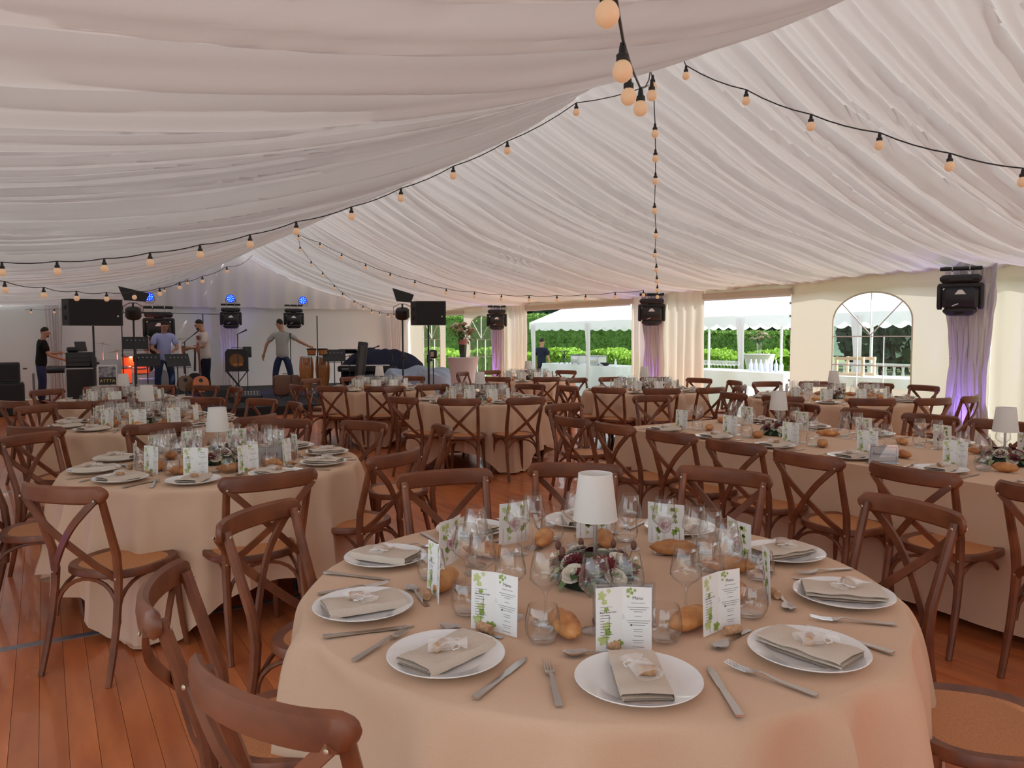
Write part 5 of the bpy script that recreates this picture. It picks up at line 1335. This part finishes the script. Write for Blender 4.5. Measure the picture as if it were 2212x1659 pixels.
p=G(903,840,17.2); o=drape((0,0,0),(.80,.42),.60,bluegrey,'equipment_cover','blue-grey plastic sheet heaped beside the right loudspeaker',8); o.location=(p.x,p.y,SZ); o.rotation_euler=(0,0,fc(p)-.1)
# box light on stand by the right speaker
p=at(936,765,14.3); t=thing('small_floodlight','small boxy work light on a thin pole near the cocktail table','lamp',(p.x,p.y,0),fc(p)); MB().tube([(0,0,0.02),(0,0,p.z-.1)],.012,8).build('pole',blkm,t); MB().rbox((.0,0,p.z),(.14,.10,.16),.02).build('housing',blk,t); MB().box((-.02,-.052,p.z),(.06,.004,.09)).build('lens',mat('warm_lens',(.55,.45,.38),.3),t,False); MB().lathe([(.14,0),(.14,.015),(.02,.02)],14).build('base',blkm,t)
# ---- mixing desk corner on the floor
p=at(182,860,16.6); b=Vector((p.x,p.y,0)); a=fc(p)
t=thing('flight_case','tall black flight case with aluminium edges','case',b,a); MB().box((0,0,.44),(.66,.5,.84)).build('shell',blk,t,False)
for x in (-.33,.33):
    MB().box((x,-.25,.44),(.03,.012,.84)).build('edge_strip',alu,t,False)
MB().box((0,-.25,.86),(.66,.012,.03)).build('edge_strip',alu,t,False); MB().box((0,-.25,.03),(.66,.012,.03)).build('edge_strip',alu,t,False)
t=thing('equipment_rack','black rack unit sitting on the flight case',"rack",b+Vector((0,0,.87)),a); MB().rbox((-.04,0,.17),(.56,.42,.33),.01).build('shell',blk,t); MB().box((.2,-.215,.17),(.012,.006,.30)).build('edge_strip',alu,t,False)
for z in (.08,.17,.26): MB().box((-.08,-.213,z),(.42,.006,.07)).build('rack_unit',mat('dark_rack_unit',(.035,.035,.04),.4),t,False)
t=thing('laptop','open laptop on top of the rack unit','laptop',b+Vector((.08,0,1.205)),a+.9); MB().rbox((0,0,.01),(.34,.24,.018),.004).build('keyboard_half',chrome,t); MB().rbox((0,.14,.12),(.34,.012,.23),.004,rot=rotx(-.2)).build('screen',blk,t)
tag(MB().rbox((0,0,.06),(.24,.2,.12),.03).build('black_bag',blk),'small black bag beside the laptop on the rack','bag').location=b+rotz(a)@Vector((-.18,0,1.205))
p=at(137,855,17.0); t=thing('mixing_desk','small mixing desk on a wheeled stand before the person','mixer',(p.x,p.y,0),fc(p)); MB().rbox((0,0,.82),(.60,.5,.10),.01,rot=rotx(.1)).build('console',blk,t)
for x in (-.26,.26):
    MB().tube([(x,0,.05),(x,0,.78)],.015,8).build('leg',chrome,t); MB().lathe([(.12,-.012),(.13,0),(.12,.012)],18,(x,-.1,.135),rot=roty(PI/2)).build('wheel',blk,t)
p=at(75,880,17.2); tag(MB().rbox((p.x,p.y,.36),(.05,.30,.72),.01,rot=rotz(fc(p))).build('grey_board',mat('grey_panel2',(.22,.23,.24),.5)),'upright grey board behind the legs of the person in black','board')
for k in range(2):
    p=at(14,880,14.9-.0*k); t=thing('subwoofer',['black subwoofer at the side of the tent, lower of two','black amplifier case stacked on the subwoofer'][k],'speaker',(p.x,p.y,.0 if k==0 else .66),fc(p),'stacked black cabinets'); MB().rbox((0,0,.32 if k==0 else .19),(.62 if k==0 else .50,.6 if k==0 else .42,.64 if k==0 else .38),.02).build('cabinet',blk,t)
    MB().box((0,-.305 if k==0 else -.213,.32 if k==0 else .19),(.54 if k==0 else .42,.006,.54 if k==0 else .28)).build('grille',MATS['speaker_grille'],t,False)
    for s in (-1,1): MB().tube([(s*.3,-.1,.25),(s*.36,-.1,.25),(s*.36,.1,.25),(s*.3,.1,.25)],.012,6).build('handle',blkm,t)
# poster board ATTTA
p=at(232,812,15.4); t=thing('poster_board','framed black and white poster with yellow letters ATTTA','poster',(p.x,p.y,0),fc(p)); zc=p.z
MB().box((.03,.04,zc+.03),(.46,.012,.60)).build('backing_board',mat('clear_grey_board',(.50,.52,.54),.4),t,False); MB().box((0,0,zc),(.36,.02,.44)).build('frame',whitep,t,False); MB().box((0,-.013,zc),(.31,.004,.385)).build('poster_sheet',mat('poster_grey',(.10,.11,.14),.6,var=(.45,.47,.52),scale=16),t,False)
me=text_mesh('ATTTA',.088,mat('yellow_letters',(.75,.66,.18),.7))
for v in me.vertices: v.co=Vector((v.co.x,-.0215,v.co.y+zc-.10))
link('lettering',me,t); MB().box((0,-.0165,zc-.10),(.31,.003,.15)).build('dark_band',blk,t,False)
for s in (-1,1): MB().box((s*.15,.02,(zc-.2)/2),(.02,.02,zc-.2)).build('leg',whitep,t,False)
p=at(216,850,15.9); t=thing('speaker_box','lilac-white box speaker at the front of the drums','speaker',(0,0,0)); q=G(318,835,17.0); t.location=q; t.rotation_euler=(0,0,fc(q)); MB().rbox((0,0,.22),(.34,.3,.44),.02).build('cabinet',mat('lilac_white',(.6,.6,.75),.5),t); MB().lathe([(.09,0),(.10,.004)],18,(0,-.152,.2),rot=rotx(PI/2)).build('cone',blk,t)
# ================================================================ COCKTAIL TABLES AND FLOWERS
def cocktail(p,h,r,lab):
    t=thing('cocktail_table',lab,'table',p,0,'covered cocktail tables'); MB().lathe([(r*.86,0.0),(r*.80,.04),(r*.70,h*.35),(r*.76,h*.65),(r*.97,h-.02),(r,h-.005),(r*.99,h),(0,h+.001)],40,cap0=False).build('stretch_cover',frost,t)
    MB().tube([(0,0,0),(0,0,h-.01)],.03,8).build('pole',chrome,t)
p=at(1000,772,15.6); cocktail((p.x,p.y,0),p.z-0,.335,'white stretch-covered cocktail table holding the tall flower vase')
def bouquet(p,sc,lab,seed,dark=True,ph=None):
    t=thing('flower_vase',lab,'flowers',p,0,'tall vases with flowers'); rnd=random.Random(seed)
    MB().lathe([(.06,0),(.065,.01),(.085,.25),(.09,.36),(.086,.36)],20,cap1=False).build('vase',mat('dark_glass_vase',(.03,.05,.035),.1,coat=1) if dark else glass,t)
    MB().lathe([(.085,.26),(.098,.30),(.10,.37),(.09,.375)],16,cap0=False).build('collar_band',mat('pink_collar',(.55,.25,.24),.6),t) if dark else None
    for k in range(16):
        a=2*PI*k/16+rnd.uniform(-.2,.2); e=rnd.uniform(.05,.30); z=.46+rnd.uniform(0,.24)
        MB().tube([(0,0,.3),(e*.5*math.cos(a),e*.5*math.sin(a),.42),(e*math.cos(a),e*math.sin(a),z)],.004,5).build('stem',leafm,t)
        rose((e*math.cos(a),e*math.sin(a),z),.055,(math.cos(a)*.5,math.sin(a)*.5,1)).build('rose',mat('blush_rose',(.72,.52,.42),.6) if k%3 else rosew,t)
    for k in range(60):
        a=rnd.uniform(0,2*PI); r_=rnd.uniform(.0,.22); z=.36+rnd.uniform(0,.3); leafmesh((r_*math.cos(a),r_*math.sin(a),z),(math.cos(a),math.sin(a),rnd.uniform(-.3,1)),rnd.uniform(.10,.20),rnd.uniform(.02,.035),.5).build('leaf',leafm,t)
    t.scale=(sc,)*3
bouquet((p.x,p.y,p.z),1.0,'dark glass vase of blush roses and greenery on the cocktail table',3)
q=unX(1641,790,19.5); 
p2=at(1640,765,22.5); cocktail((p2.x,p2.y,-.3),p2.z+.3,.46,'white covered cocktail table outside on the lawn'); bouquet((p2.x,p2.y,p2.z+.002),.95,'white flowers in a glass vase on the lawn table',5,False)
# things on the outdoor counters
rnd=random.Random(4); CNT=ORD+['eleventh','twelfth','thirteenth']
gm=ME['wine']
for i in range(26):
    y=11.0+.09*(i%13); x=12.2+.12*(i//13); o=link('champagne_glass',gm); o.location=(x,y,.805); tag(o,'clear glass, %s of the %s row on the counter outside'%(CNT[i%13],['front','back'][i//13]),'glass','glasses ranked on the outdoor counter')
for i in range(7):
    o=MB().lathe([(.035,0),(.038,.01),(.04,.14),(.015,.19),(.014,.24)],12).build('bottle',mat('pale_blue_bottle',(.55,.62,.78),.2)) if i==0 else link('bottle',bpy.data.meshes['bottle'])
    o.location=(12.25,9.85+i*.125,.805); tag(o,'pale bottle, %s in the row on the outdoor counter'%ORD[i],'bottle','bottles on the outdoor counter')
for (y,z,l,h,d,lab,nm,cat) in ((19.1,.66,.42,.26,.3,'small grey griddle on the marquee counter','griddle','appliance'),(18.2,.66,.62,.24,.34,'long white chafing box on the marquee counter','serving_box','box')):
    t=thing(nm,lab,cat,(14.2,y,z)); MB().rbox((0,0,h/2+.03),(d,l,h),.02).build('housing',mat('light_grey_metal',(.55,.55,.55),.4,metal=.5),t); MB().rbox((0,0,h+.035),(d+.02,l+.02,.02),.01).build('lid',blkm if nm=='griddle' else chrome,t)
    for s in (-1,1): MB().tube([(-.1,s*l*.4,0),(-.1,s*l*.4,.04)],.015,8).build('foot',blk,t)
t=thing('trestle_stand','black folding frame standing on the marquee counter','stand',(14.1,19.7,.66))
MB().box((0,0,.40),(.22,.26,.02)).build('top',blk,t,False)
for s in (-1,1): MB().tube([(-.09,s*.16,0),(.09,-s*.10,.40)],.01,6).build('leg',blkm,t); MB().tube([(.09,s*.16,0),(-.09,-s*.10,.40)],.01,6).build('leg',blkm,t)
tag(MB().lathe([(.05,0),(.07,.01),(.16,.07),(.17,.09),(.155,.085),(.06,.02),(0,.018)],22).build('bowl',blk),'black shallow bowl on the marquee counter','bowl').location=(14.1,17.6,.66)
tag(MB().lathe([(.035,0),(.036,.12),(.018,.17),(.018,.21)],12).build('bottle',whitep),'white bottle at the end of the marquee counter','bottle').location=(14.1,17.15,.66)
# grey folded parasol shape in front of the counter and white shell dish
t=thing('covered_stack','grey cloth peaked over a stack beside the glassware counter','cover',(11.4,9.9,-.3)); MB().lathe([(.42,0),(.38,.3),(.22,.62),(.05,.84),(0,.86)],10,cap0=False).build('cloth',mat('grey_cover',(.45,.47,.49),.7),t,False)
# railing and crates seen through the arched window
t=thing('railing','white baluster railing beyond the arched window','railing',(15.6,9.9,-.1)); MB().box((0,0,.98),(.10,2.4,.06)).build('top_rail',whitep,t,False); MB().box((0,0,.40),(.10,2.4,.06)).build('bottom_rail',whitep,t,False)
for k in range(12): MB().lathe([(.03,.42),(.055,.55),(.05,.65),(.022,.85),(.035,.95)],8,(0,-1.1+k*.2,0)).build('baluster',whitep,t)
MB().box((0,-1.15,.45),(.12,.1,1.1)).build('post',whitep,t,False); MB().box((0,1.15,.45),(.12,.1,1.1)).build('post',whitep,t,False)
t=thing('wooden_crate','wooden crate frame on the counter beyond the arched window','crate',(12.3,8.3,.80))
for s in (-1,1):
    for q in (-1,1): MB().box((s*.16,q*.26,.17),(.04,.04,.34)).build('post',mat('pale_wood',(.55,.42,.28),.7),t,False)
for z in (.03,.31):
    for s in (-1,1): MB().box((s*.185,0,z),(.015,.56,.05)).build('slat',MATS['pale_wood'],t,False)
